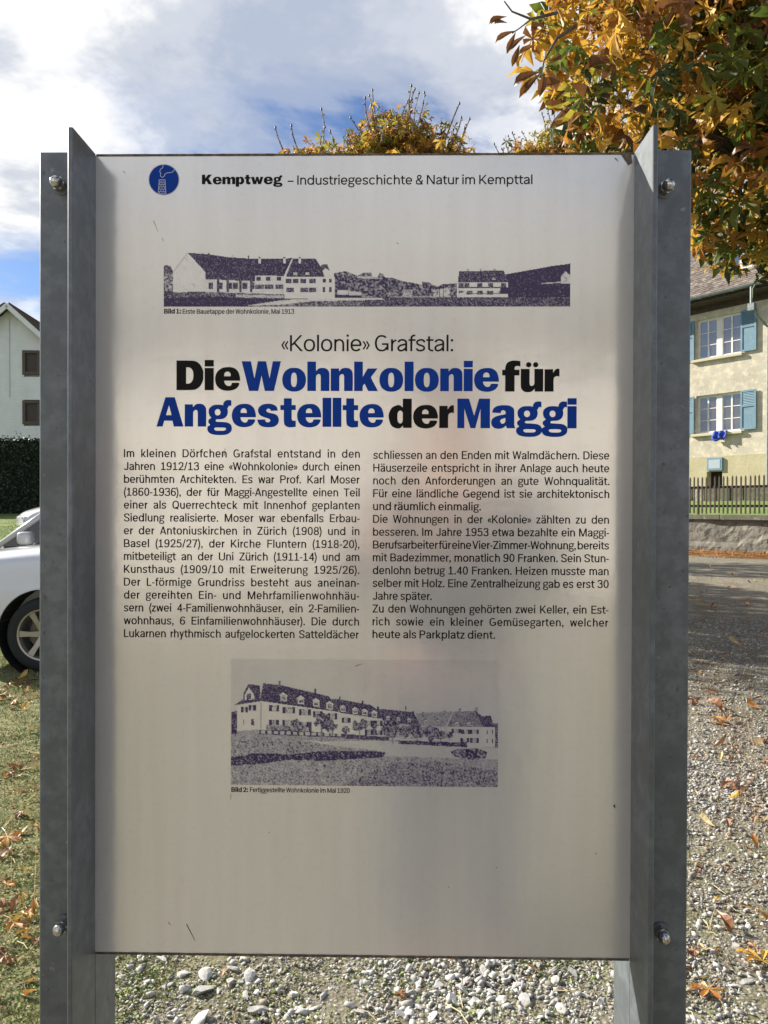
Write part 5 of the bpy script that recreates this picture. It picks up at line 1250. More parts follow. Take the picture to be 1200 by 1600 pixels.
for px, py, tl in ((93, 294, 4), (98, 1438, 20), (1044, 299, -8), (1038, 1450, 12)):
    u, v = on_board(px + (6 if px < 600 else -9), py)
    bolt = link('bolt', nutme, SIGN, steel if first is None else None)
    bolt.location = (u, -.006, v); bolt.scale = (.84, .80, .84); bolt.rotation_euler = (R(3), R(tl*3), 0)
    wsh = link('washer', washer, bolt, galv if first is None else None); first = 1
    if py > 1000 and px < 600: bolt['label'] = 'tilted lower bolt with pale worn cap'

# ---- lettering
def P2(u, v, lift): return (u, -lift, v)
def letters(me, matl): link('lettering', me, PANEL, matl)
def run(s, x0, x1, y0, cap, style, matl=blackink, fit='space'):
    a, v0 = on_board(x0, y0); b, _ = on_board(x1, y0)
    me, inf = text_mesh(s, a, b, v0, cap*PX, style, 'lettering', P2, .00025, fit); letters(me, matl)
def heavy(s, x0, x1, y0, cap, matl):
    a, v0 = on_board(x0, y0); b, _ = on_board(x1, y0)
    me, _ = heavy_mesh(s, a, b, v0, cap*PX, 'lettering', P2, .00025); letters(me, matl)
REG = (15.6, 12.6, 1.13); MID = (12.2, 10.6, 1.16); SB = (22, 17, 1.16)
heavy('Kemptweg', 315.5, 440.5, 288, 14.9, blackink)
run('– Industriegeschichte & Natur im Kempttal', 449.5, 832, 288.7, 14.4, (13.8, 12, 1.16), fit='w')
run('Bild 1:', 256.5, 283, 490, 7.4, SB, fit='w'); run('Erste Bauetappe der Wohnkolonie, Mai 1913', 285.5, 459.5, 490.3, 7.4, REG, fit='w')
run('Bild 2:', 361.5, 387.5, 1237.3, 7.4, SB, fit='w'); run('Fertiggestellte Wohnkolonie im Mai 1920', 390.5, 546.5, 1237.5, 7.4, REG, fit='w')
run('«Kolonie» Grafstal:', 439.5, 708, 548.8, 25.0, MID, fit='w')
heavy('Die', 275.8, 375.2, 609.6, 46.3, blackink); heavy('Wohnkolonie', 377.5, 779.5, 610.8, 46.3, blueink); heavy('für', 784.5, 873.5, 611.8, 46.3, blackink)
heavy('Angestellte', 244.5, 599.5, 666.4, 45.8, blueink); heavy('der', 607.3, 708.7, 668.6, 46, blackink); heavy('Maggi', 714.5, 900.8, 669, 46, blueink)
COL1 = ['Im kleinen Dörfchen Grafstal entstand in den', 'Jahren 1912/13 eine «Wohnkolonie» durch einen', 'berühmten Architekten. Es war Prof. Karl Moser',
        '(1860-1936), der für Maggi-Angestellte einen Teil', 'einer als Querrechteck mit Innenhof geplanten', 'Siedlung realisierte. Moser war ebenfalls Erbau-',
        'er der Antoniuskirchen in Zürich (1908) und in', 'Basel (1925/27), der Kirche Fluntern (1918-20),', 'mitbeteiligt an der Uni Zürich (1911-14) und am',
        'Kunsthaus (1909/10 mit Erweiterung 1925/26).', 'Der L-förmige Grundriss besteht aus aneinan-', 'der gereihten Ein- und Mehrfamilienwohnhäu-',
        'sern (zwei 4-Familienwohnhäuser, ein 2-Familien-', 'wohnhaus, 6 Einfamilienwohnhäuser). Die durch', 'Lukarnen rhythmisch aufgelockerten Satteldächer']
COL2 = [('schliessen an den Enden mit Walmdächern. Diese', 952), ('Häuserzeile entspricht in ihrer Anlage auch heute', 952), ('noch den Anforderungen an gute Wohnqualität.', 952),
        ('Für eine ländliche Gegend ist sie architektonisch', 952), ('und räumlich einmalig.', 751.5), ('Die Wohnungen in der «Kolonie» zählten zu den', 951.5), ('besseren. Im Jahre 1953 etwa bezahlte ein Maggi-', 951.5),
        ('Berufsarbeiter für eine Vier-Zimmer-Wohnung, bereits', 951.5), ('mit Badezimmer, monatlich 90 Franken. Sein Stun-', 951), ('denlohn betrug 1.40 Franken. Heizen musste man', 951),
        ('selber mit Holz. Eine Zentralheizung gab es erst 30', 951), ('Jahre später.', 674.5), ('Zu den Wohnungen gehörten zwei Keller, ein Est-', 950.5), ('rich sowie ein kleiner Gemüsegarten, welcher', 950.5), ('heute als Parkplatz dient.', 773.5)]
for i, s in enumerate(COL1): run(s, 193.7, 562.3 - i*.1, 714.3 + 20.08*i, 12.5, REG)
for i, (s, x1) in enumerate(COL2): run(s, 583.3 - i*.09, x1, 717.0 + 20.0*i, 12.5, REG, fit='w' if x1 < 900 else 'space')

# ---- emblem: chimney and smoke in a blue disc
cu, cv = on_board(256.2, 280.8)
def disc(r, lift, m, n=48):
    vs = [P2(cu, cv, lift)] + [P2(cu + r*math.cos(2*math.pi*k/n), cv + r*math.sin(2*math.pi*k/n), lift) for k in range(n)]
    me = bpy.data.meshes.new('emblem'); me.from_pydata(vs, [], [(0, 1 + k, 1 + (k + 1) % n) for k in range(n)]); return me
EMB = link('emblem', disc(24.2*PX, .00020, None), PANEL, whiteink)
link('emblem_disc', disc(23.2*PX, .00026, None), EMB, blueink)
def ez(x, y): return (cu + (x/5 + 225 - 256.2)*PX, cv - (y/5 + 250 - 280.8)*PX)
strokes = [_smooth([(150, 42), (145, 62), (130, 73), (124, 92), (131, 106), (129, 124), (146, 136), (160, 125), (165, 112), (188, 100), (214, 99), (232, 86), (238, 74)], 4),
           [(119, 155), (112, 262)], [(165, 155), (172, 266)], [(116, 155), (168, 155)]]
ys = [155, 174, 192, 210, 229, 247, 264]
for i in range(1, 7): strokes.append([(117 - i*.9, ys[i]), (167 + i*.9, ys[i])])
for i in range(6):
    a, b = 118 - i*1.0, 166 + i*1.0; w_ = b - a
    for f in ((.33, .67) if i % 2 == 0 else (.5,)) + ((.16, .84) if i % 2 else ()): strokes.append([(a + w_*f, ys[i]), (a + w_*f, ys[i + 1])])
vs, fs = [], []
for q, st in enumerate(strokes):
    L_, R_ = _ribbon([ez(*p) for p in st], (4.8 if q < 4 else 3.6)/5*PX, (4.8 if q < 4 else 3.6)/5*PX)
    b = len(vs)
    for a_, b_ in zip(L_, R_): vs += [P2(*a_, .00032 + 3e-6*(q % 8)), P2(*b_, .00032 + 3e-6*(q % 8))]
    fs += [(b + 2*i, b + 2*i + 1, b + 2*i + 3, b + 2*i + 2) for i in range(len(L_) - 1)]
me = bpy.data.meshes.new('emblem_lines'); me.from_pydata(vs, [], fs); link('emblem_lines', me, EMB, whiteink)

# ---- the two old photographs: ink density drawn by polygons, then grained like a coarse print
class Plate:
    def __init__(s, x0, y0, x1, y1, bg):
        s.x0, s.y0 = x0, y0; s.w, s.h = int(x1 - x0), int(y1 - y0)
        s.X, s.Y = np.meshgrid(np.arange(s.w + 1) + x0, np.arange(s.h + 1) + y0)
        s.I = np.full(s.X.shape, float(bg)); s.M = np.zeros(s.X.shape, bool)
    def inside(s, pts):
        r = np.zeros(s.X.shape, bool); n = len(pts)
        for i in range(n):
            (xa, ya), (xb, yb) = pts[i], pts[(i + 1) % n]
            if ya == yb: continue
            c = (ya > s.Y) != (yb > s.Y); r ^= c & (s.X < (xb - xa)*(s.Y - ya)/(yb - ya) + xa)
        return r
    def poly(s, pts, v, noise=0.0, blob=1.0, keep=False):
        k = s.inside(pts); n = s.noise(blob)*noise*.80 if noise else 0
        s.I = np.where(k, np.clip(v + n, 0, 1), s.I)
        if not keep: s.M |= k
    def noise(s, blob):
        h, w = s.X.shape; a = nrg.normal(0, 1, (int(h/blob) + 3, int(w/blob) + 3))
        yy = np.arange(h)/blob; xx = np.arange(w)/blob; yi = yy.astype(int); xi = xx.astype(int); fy = (yy - yi)[:, None]; fx = (xx - xi)[None, :]
        return (a[yi][:, xi]*(1 - fy)*(1 - fx) + a[yi + 1][:, xi]*fy*(1 - fx) + a[yi][:, xi + 1]*(1 - fy)*fx + a[yi + 1][:, xi + 1]*fy*fx)
    def line(s, pts, wd, v):
        for (xa, ya), (xb, yb) in zip(pts, pts[1:]):
            L = math.hypot(xb - xa, yb - ya) or 1; nx, ny = -(yb - ya)/L*wd/2, (xb - xa)/L*wd/2
            s.poly([(xa + nx, ya + ny), (xb + nx, yb + ny), (xb - nx, yb - ny), (xa - nx, ya - ny)], v)
    def build(s, name, label, grain, masked):
        I = np.clip(s.I + s.noise(1.0)*grain*(0.35 + 0.65*(4*s.I*(1 - s.I))), 0, 1)
        I = np.clip((I - .5)*1.30 + .57, 0, 1)
        us = [on_board(s.x0 + i, s.y0 + s.h/2)[0] for i in (0, s.w)]; vv = [on_board(s.x0 + s.w/2, s.y0 + j)[1] for j in (0, s.h)]
        h, w = s.X.shape
        uu = np.linspace(us[0], us[1], w); v2 = np.linspace(vv[0], vv[1], h)
        co = np.zeros((h, w, 3)); co[..., 0] = uu[None, :]; co[..., 1] = -.00018; co[..., 2] = v2[:, None]
        idx = np.arange(h*w).reshape(h, w)
        q = np.stack([idx[:-1, :-1], idx[1:, :-1], idx[1:, 1:], idx[:-1, 1:]], -1).reshape(-1, 4)
        if masked:
            k = (s.M[:-1, :-1] & s.M[1:, :-1] & s.M[1:, 1:] & s.M[:-1, 1:]).reshape(-1); q = q[k]
        me = bpy.data.meshes.new(name); me.from_pydata(co.reshape(-1, 3).tolist(), [], q.tolist())
        at = me.color_attributes.new('ink', 'FLOAT_COLOR', 'POINT')
        c = np.ones((h*w, 4), np.float32); c[:, :3] = I.reshape(-1, 1); at.data.foreach_set('color', c.ravel())
        o = link(name, me, PANEL, duom); o['label'] = label; return o

A = Plate(256, 388, 891, 479, 0)
def z1(*p): return [(200 + x/3, 360 + y/3) for x, y in p]
def z2(*p): return [(560 + x/3.243, 360 + y/3.243) for x, y in p]
A.poly(z2((-120, 215), (-60, 205), (0, 228), (30, 212), (70, 212), (78, 235), (100, 235), (108, 216), (130, 218), (138, 236), (180, 240), (225, 255), (300, 268), (325, 275), (325, 258), (370, 264), (380, 275), (410, 283), (432, 270), (505, 268), (505, 345), (-120, 345)), .72, .30, 2.2)
A.poly(z2((0, 232), (75, 236), (150, 246), (75, 246), (0, 242)), .25, .1, 1.5); A.poly(z2((-30, 335), (110, 338), (330, 335), (505, 340), (0, 350), (-30, 350)), .15, .2, 1.5)
A.poly(z2((228, 300), (280, 300), (280, 345), (228, 345)), .35, .4, 1.3); A.poly(z2((385, 300), (470, 292), (470, 345), (385, 345)), .25, .35, 1.5)
A.line(z2((415, 262), (415, 345)), .9, .9); A.line(z2((434, 258), (434, 345)), .9, .9); A.line(z2((50, 235), (50, 340)), .8, .9)
A.poly(z2((-15, 338), (1080, 338), (1080, 390), (-15, 390)), .78, .22, 1.2)
A.poly(z1((165, 300), (1100, 300), (1100, 358), (165, 358)), .88, .12, 1.2)
A.poly(z1((740, 325), (1100, 322), (1100, 358), (560, 358)), .66, .25, 1.3)
A.poly(z1((560, 352), (740, 325), (980, 316), (1200, 318), (1200, 325), (860, 333), (700, 350)), .12, .2, 1.5)
A.poly(z1((165, 165), (180, 160), (183, 155), (187, 163), (200, 165), (213, 190), (213, 300), (165, 300)), .82, .2, 1.3); A.poly(z1((170, 205), (213, 195), (213, 285), (170, 285)), .5, .4, 1.6)
A.poly(z1((213, 195), (280, 103), (365, 190), (365, 292), (213, 292)), .04, .12, 2.0); A.line(z1((213, 193), (280, 102)), 1, .9)
A.poly(z1((170, 292), (365, 285), (365, 310), (170, 318)), .75, .3, 1.3)
A.poly(z1((280, 103), (340, 106), (390, 111), (480, 124), (570, 130), (690, 132), (775, 128), (735, 214), (600, 210), (480, 205), (365, 195)), .86, .17, 1.1)
A.poly(z1((365, 195), (480, 205), (600, 210), (735, 214), (735, 308), (600, 300), (365, 290)), .12, .12, 1.2)
A.poly(z1((365, 195), (600, 208), (600, 238), (365, 228)), .82, .2, 1.4)
for x in (380, 425, 470, 495, 540, 575): A.poly(z1((x, 245), (x + 22, 246), (x + 22, 275), (x, 275)), .85, .15)
for x in (420, 465, 525, 575): A.poly(z1((x, 215), (x + 10, 215), (x + 12, 290), (x, 290)), .8, .15)
for x in (605, 650, 700):
    A.poly(z1((x, 218), (x + 22, 218), (x + 22, 236), (x, 236)), .85, .1); A.poly(z1((x - 5, 255), (x + 35, 255), (x + 35, 275), (x - 5, 275)), .8, .3)
A.line(z1((660, 196), (660, 196)), 1, .9); A.poly(z1((365, 288), (735, 300), (735, 322), (365, 308)), .7, .35, 1.4)
A.poly(z1((510, 300), (735, 305), (735, 318), (510, 312)), .3, .3, 1.2)
A.line(z1((740, 215), (778, 128)), 1.6, .05)
A.poly(z1((778, 130), (885, 132), (912, 175), (930, 218), (742, 218)), .84, .16, 1.1)
A.poly(z1((738, 218), (972, 218), (974, 318), (900, 322), (738, 318)), .06, .08, 1.5)
A.poly(z1((905, 160), (938, 156), (952, 190), (940, 200), (925, 215)), .85, .15); A.poly(z1((915, 190), (930, 175), (950, 192), (948, 218), (925, 216)), .1, .05)
for x in (742, 775, 812, 855): A.poly(z1((x, 228), (x + 28, 228), (x + 28, 248), (x, 248)), .84, .2)
for x in (745, 812, 850): A.poly(z1((x, 268), (x + 36, 268), (x + 36, 290), (x, 290)), .82, .25)
for x in (918, 946): A.poly(z1((x, 228), (x + 14, 228), (x + 14, 246), (x, 246)), .85, .1); A.poly(z1((x, 266), (x + 12, 266), (x + 12, 290), (x, 290)), .8, .1)
for x in (375, 488, 562, 614, 730, 803): A.poly(z1((x, 122 if x < 500 else 130), (x + 10, 122 if x < 500 else 130), (x + 10, 104 if x < 400 else 116), (x, 104 if x < 400 else 116)), .75 if x < 600 else .15, .1)
for x in (614, 730, 803): A.poly(z1((x, 156), (x + 12, 156), (x + 12, 130), (x, 130)), .08, .05); A.poly(z1((x - 1, 130), (x + 13, 130), (x + 13, 124), (x - 1, 124)), .85)
for x in (780, 835): A.poly(z1((x, 196), (x + 18, 196), (x + 18, 208), (x, 208)), .2, .2)
A.poly(z1((985, 300), (985, 270), (1010, 250), (1038, 272), (1038, 302)), .85, .1); A.poly(z1((987, 300), (987, 280), (1036, 280), (1036, 302)), .1, .2); A.poly(z1((1040, 285), (1100, 290), (1100, 306), (1040, 306)), .2, .2)
A.poly(z2((745, 222), (900, 195), (980, 180), (1060, 170), (1080, 166), (1080, 340), (745, 340)), .90, .12, 1.3)
A.poly(z2((512, 207), (740, 202), (765, 268), (505, 268)), .84, .16, 1.0); A.poly(z2((508, 265), (762, 265), (762, 338), (508, 338)), .07, .08, 1.3)
for y in (268, 300): A.line(z2((508, y + 22), (755, y + 22)), 1.3, .8)
for x in (512, 540, 605, 660, 725): A.poly(z2((x, 268), (x + 25, 268), (x + 25, 290), (x, 290)), .8, .2)
for x in (510, 552, 605, 655, 715): A.poly(z2((x, 308), (x + 30, 308), (x + 30, 326), (x, 326)), .8, .3)
for x in (552, 617, 686): A.poly(z2((x, 206), (x + 12, 206), (x + 12, 192), (x, 192)), .6, .2)
A.poly(z2((575, 250), (590, 234), (606, 250)), .95); A.poly(z2((678, 250), (686, 238), (698, 250)), .3)
A.poly(z2((508, 320), (545, 312), (545, 338), (508, 338)), .06, .1); A.poly(z2((720, 290), (760, 290), (760, 322), (720, 322)), .9); A.poly(z2((718, 322), (762, 322), (762, 336), (718, 336)), .05)
A.poly(z2((1028, 270), (1028, 232), (1048, 208), (1076, 228), (1076, 270)), .12, .1); A.line(z2((1022, 238), (1048, 205), (1078, 228)), 1.8, .85); A.line(z2((1040, 232), (1060, 250), (1040, 262)), .8, .8); A.line(z2((930, 270), (1025, 264)), 1.6, .2)
A.build('printed_photo', 'wide old violet photo of the housing row and hill', .09, True)

B = Plate(361, 1031, 778, 1228, .20)
B.I += (B.Y - 1031)/197*-.12 + B.noise(30)*.012
def z3(*p): return [(340 + x/2.609, 1020 + y/2.609) for x, y in p]
FULL = [(0, 0), (2000, 0), (2000, 2000), (0, 2000)]
B.M[:] = True
B.poly(z3((50, 330), (400, 330), (700, 352), (1150, 380), (1150, 545), (50, 545)), .46, .20, 1.3)
B.poly(z3((200, 356), (700, 360), (1150, 385), (1150, 430), (700, 420), (300, 380)), .20, .14, 1.5)
B.poly(z3((50, 345), (300, 352), (480, 380), (640, 396), (688, 405), (670, 425), (430, 442), (300, 438), (150, 460), (50, 464)), .50, .24, 1.5)
B.poly(z3((50, 432), (150, 412), (300, 416), (430, 402), (640, 400), (688, 408), (670, 426), (430, 442), (300, 438), (150, 460), (50, 464)), .86, .26, 1.5)
B.poly(z3((50, 468), (200, 460), (430, 446), (700, 428), (900, 436), (1150, 470), (1150, 545), (50, 545)), .47, .25, 1.5)
B.poly(z3((700, 450), (900, 440), (1150, 480), (1150, 545), (500, 545)), .60, .24, 1.6)
B.poly(z3((950, 400), (980, 388), (1060, 385), (1100, 400), (1095, 425), (1030, 432), (970, 420)), .78, .25, 2.0)
B.poly(z3((57, 245), (80, 240), (80, 335), (57, 335)), .82, .2, 1.6)
B.poly(z3((80, 208), (180, 200), (180, 320), (175, 335), (80, 337)), .05, .05, 2); B.poly(z3((180, 200), (330, 218), (497, 242), (497, 345), (330, 335), (180, 320)), .06, .07, 2)
B.poly(z3((80, 322), (175, 316), (175, 337), (80, 337)), .45, .2)
B.poly(z3((188, 127), (260, 134), (455, 178), (497, 242), (180, 200), (66, 218), (108, 190), (165, 190), (178, 160)), .84, .15, 1.0)
B.poly(z3((105, 195), (105, 170), (125, 131), (172, 135), (176, 180), (160, 195)), .82, .15, 1); B.poly(z3((112, 196), (112, 172), (128, 145), (148, 172), (150, 192)), .06, .05)
B.poly(z3((118, 172), (138, 168), (138, 192), (118, 194)), .8, .2); B.line(z3((172, 190), (186, 128)), 1.1, .3)
def dorm(x, y, s=1.0):
    B.poly(z3((x - 24*s, y + 8*s), (x - 2, y - 16*s), (x + 26*s, y + 10*s)), .88, .08); B.poly(z3((x - 18*s, y + 6*s), (x - 1, y - 7*s), (x + 20*s, y + 8*s)), .06)
    B.poly(z3((x - 12*s, y + 7*s), (x + 14*s, y + 9*s), (x + 14*s, y + 30*s), (x - 12*s, y + 27*s)), .12, .1); B.poly(z3((x - 8*s, y + 11*s), (x + 10*s, y + 13*s), (x + 10*s, y + 24*s), (x - 8*s, y + 22*s)), .75, .3)
for x, y in ((268, 170), (340, 182), (402, 192), (458, 204)): dorm(x, y)
def win(x, y, w_, h_, sh=True):
    if sh: B.poly(z3((x - 11, y), (x + w_ + 11, y), (x + w_ + 11, y + h_), (x - 11, y + h_)), .85, .08)
    B.poly(z3((x, y), (x + w_, y), (x + w_, y + h_), (x, y + h_)), .35 if sh else .8, .4)
for x, y, w_ in ((222, 216, 20), (277, 224, 30), (344, 232, 26), (400, 238, 18), (460, 246, 18)): win(x, y, w_, 26)
for x, y, w_ in ((222, 274, 18), (275, 276, 28), (344, 282, 20)): win(x, y, w_, 24)
B.poly(z3((372, 282), (384, 282), (384, 324), (372, 324)), .8); win(106, 222, 8, 24); win(138, 216, 8, 24); win(138, 272, 12, 26, False); win(106, 276, 3, 24, False)
B.poly(z3((200, 296), (370, 300), (370, 322), (200, 318)), .55, .35, 1.6); B.line(z3((178, 204), (178, 320)), 1.0, .75)
B.poly(z3((248, 116), (258, 116), (258, 140), (248, 140)), .7, .2); B.poly(z3((396, 148), (402, 148), (402, 166), (396, 166)), .8)
B.poly(z3((497, 240), (680, 268), (680, 352), (497, 345)), .10, .10, 2)
B.poly(z3((462, 188), (500, 190), (625, 212), (655, 232), (680, 270), (500, 245)), .82, .16, 1.0)
for x, y in ((512, 218), (562, 226), (600, 232), (640, 238)): dorm(x, y, .8)
for x, y in ((518, 264), (612, 274), (650, 276), (612, 312), (650, 314)): win(x, y, 14, 22)
B.poly(z3((650, 226), (760, 236), (800, 240), (830, 295), (680, 282)), .80, .16, 1.0)
for x, y in ((697, 258), (738, 262), (782, 266)): dorm(x, y, .5)
B.poly(z3((680, 282), (830, 295), (830, 350), (680, 345)), .3, .3, 2)
B.poly(z3((808, 245), (930, 236), (960, 236), (930, 300), (830, 295)), .52, .14, 1.2); B.poly(z3((830, 292), (940, 298), (940, 350), (830, 345)), .25, .3, 2)
for x in (850, 900): dorm(x, 272, .45)
B.poly(z3((960, 238), (1050, 232), (1085, 300), (935, 302)), .62, .14, 1.1); B.poly(z3((935, 300), (1130, 300), (1130, 380), (935, 378)), .08, .08, 2)
B.line(z3((962, 236), (932, 302)), 1.2, .1)
B.poly(z3((1045, 228), (1080, 255), (1112, 250), (1130, 300), (1085, 300)), .82, .14, 1.0); B.poly(z3((1118, 284), (1145, 284), (1145, 382), (1132, 380), (1130, 300)), .78, .2)
for x, y in ((965, 306), (1005, 308), (1040, 308), (1000, 342), (1040, 344)): win(x, y, 16, 20)
for x in (975, 1025): dorm(x, 280, .45)
for x, y in ((1096, 310), (1118, 310), (1096, 345), (1118, 345)): win(x, y, 5, 18, False)
for x, y in ((838, 240), (926, 232), (988, 224), (1055, 218)): B.poly(z3((x - 5, y), (x + 5, y), (x + 5, y + 18), (x - 5, y + 18)), .6, .2)
for x, y in ((500, 178), (592, 194), (655, 218), (768, 214), (798, 236)): B.poly(z3((x - 3, y), (x + 3, y), (x + 3, y + 16), (x - 3, y + 16)), .85)
B.poly(z3((172, 316), (300, 318), (500, 330), (700, 342), (700, 356), (500, 350), (300, 340), (172, 334)), .80, .12, 1.2)
for x in range(178, 500, 26): B.poly(z3((x, 320 + (x - 178)*.03), (x + 16, 320 + (x - 178)*.03), (x + 16, 332 + (x - 178)*.03), (x, 332 + (x - 178)*.03)), .25, .1)
B.poly(z3((300, 340), (520, 346), (520, 362), (300, 358)), .45, .2)
def tree(x, y, r, h_):
    B.poly(z3((x - 3, y), (x + 3, y), (x + 3, y + h_), (x - 3, y + h_)), .6)
    for _ in range(16):
        a = rng.uniform(0, 6.28); d = r*math.sqrt(rng.random())*.8; q = r*rng.uniform(.3, .5); cx, cy = x + d*math.cos(a), y + d*math.sin(a)*.9
        B.poly(z3(*[(cx + q*math.cos(t)*rng.uniform(.7, 1.2), cy + q*math.sin(t)*rng.uniform(.7, 1.2)) for t in [k*.9 for k in range(7)]]), .72, .32, 1.6)
for t in ((425, 280, 36, 85), (470, 300, 26, 40), (320, 288, 18, 30), (580, 290, 32, 60), (525, 315, 16, 30), (715, 308, 40, 60), (765, 320, 26, 30), (815, 318, 36, 40), (870, 325, 34, 40), (910, 330, 22, 30), (640, 300, 14, 40), (945, 335, 16, 20)): tree(*t)
B.poly(z3((740, 355), (1020, 362), (1020, 382), (740, 370)), .82, .2, 1.6)
B.poly(z3((560, 26), (565, 24), (590, 26), (592, 28)), .2)
B.build('printed_photo', 'old violet photo of the finished housing row and field', .08, False)

# ---- small scratches and specks on the panel
spk = MB()
for a, b, w_ in (((291.5, 1444), (305, 1470), 1.3), ((263, 1441), (267, 1446), 1.1), ((361, 1241), (360.5, 1250), 1.0), ((960, 1257), (961, 1262), 2.0), ((193, 268), (196, 271), 1.2), ((240, 345), (247, 362), .8), ((958, 1258), (961, 1263), 1.4),
                 ((253, 372), (256, 378), .8), ((961, 247), (966, 252), 1.6), ((555, 1041), (566, 1037), 1.0), ((620, 380), (623, 381), 1.2), ((350, 712), (352, 700), .9), ((930, 1333), (932, 1335), 1.5), ((700, 1385), (702, 1387), 1.2), ((775, 1355), (777, 1356), 1.2), ((420, 1300), (422, 1302), 1)):
    (ua, va), (ub, vb) = on_board(*a), on_board(*b); L = math.hypot(ub - ua, vb - va) or 1; nx, ny = -(vb - va)/L*w_*PX/2, (ub - ua)/L*w_*PX/2
    spk.add([P2(ua + nx, va + ny, .0003), P2(ub + nx*.4, vb + ny*.4, .0003), P2(ub - nx*.4, vb - ny*.4, .0003), P2(ua - nx, va - ny, .0003)], [(0, 1, 2, 3)])
for _ in range(70):
    u, v = rng.uniform(-.29, .29), rng.uniform(PB + .01, PT - .01); q = rng.uniform(.0002, .0007)
    spk.add([P2(u, v, .0003), P2(u + q, v + q*.3, .0003), P2(u + q*.7, v + q, .0003)], [(0, 1, 2)])
o = spk.build('scratches', mat('scratch', (0.05, 0.045, 0.04), .8), PANEL); o['kind'] = 'stuff'

# ================================================================ fallen leaves
fr = random.Random(21)
FM = [leafmat('fallen_yellow_leaf', (0.55, 0.30, 0.045), (0.66, 0.44, 0.09), .3, scale=30), leafmat('fallen_orange_leaf', (0.40, 0.15, 0.030), (0.55, 0.27, 0.06), .25, scale=30), leafmat('fallen_brown_leaf', (0.17, 0.072, 0.032), (0.32, 0.15, 0.065), .1, scale=30), leafmat('fallen_pale_leaf', (0.42, 0.33, 0.15), (0.5, 0.4, 0.2), .2, scale=30)]
def fallen_mesh(kind, m_):
    if kind == 'palm':
        v, f = palmate(fr, fr.choice((5, 6, 7)), 5, hang=fr.uniform(-.3, .8), stalk=1.1); v = v*np.array([1, 1, .8]); v = v.tolist(); f = f.tolist()
    else: v, f = leaflet(1.0, fr.uniform(.28, .45), fr.uniform(-.5, .7), fr.uniform(-.6, 1.0), 0, 5, fr.uniform(-.2, .8), fr.uniform(-1.6, 1.6))
    me = bpy.data.meshes.new('fallen_leaf'); me.from_pydata(v, [], f); me.materials.append(FM[m_]); z0 = min(p[2] for p in v); me['z0'] = z0; return me
LIB = {(k, m_, i): fallen_mesh(k, m_) for k in ('palm', 'single') for m_ in range(4) for i in range(3)}
cname = {0: 'yellow', 1: 'orange', 2: 'brown', 3: 'pale'}
def fallen(px, py, wpx, kind, m_, label=None, rot=None, tilt=None):
    p = on_ground(px, py); size = wpx*p.y/FPX*(.68 if kind == 'palm' else 1.05)
    me = LIB[(kind, m_, fr.randrange(3))]; o = bpy.data.objects.new('fallen_leaf', me); COL.objects.link(o); o.scale = (size,)*3
    o.location = (p.x, p.y, gzf(p.x, p.y) + size*.10 + .006 - me['z0']*size*.5); tl = tilt if tilt is not None else .16
    yaw = rot if rot is not None else fr.uniform(0, 6.28); o.rotation_euler = (fr.uniform(-tl, tl), fr.uniform(-tl, tl), yaw)
    if kind == 'single': row_dir = ('crossways', 'slanting', 'lengthways')[int(abs(math.sin(yaw))*2.99)]
    row = 'far back' if py < 1000 else 'in shadow' if py < 1060 and px > 1000 else 'by the car' if py < 1085 and px < 200 else 'midway back' if py < 1120 else 'further back' if py < 1180 else 'halfway down' if py < 1280 else 'low down' if py < 1380 else 'lower down' if py < 1480 else 'at picture bottom'
    side = ('on grass left of board, ' if px < 150 else 'on gravel right of board, ' if px > 1060 else 'on stones under board, ') + row
    tag(o, label or '%s%s fallen chestnut %s %s' % ('big ' if wpx > 30 else 'tiny ' if wpx < 14 else 'small ' if wpx < 19 else '', cname[m_], 'leaf' if kind == 'palm' else 'leaflet lying ' + row_dir, side), 'leaf', 'fallen chestnut leaves')
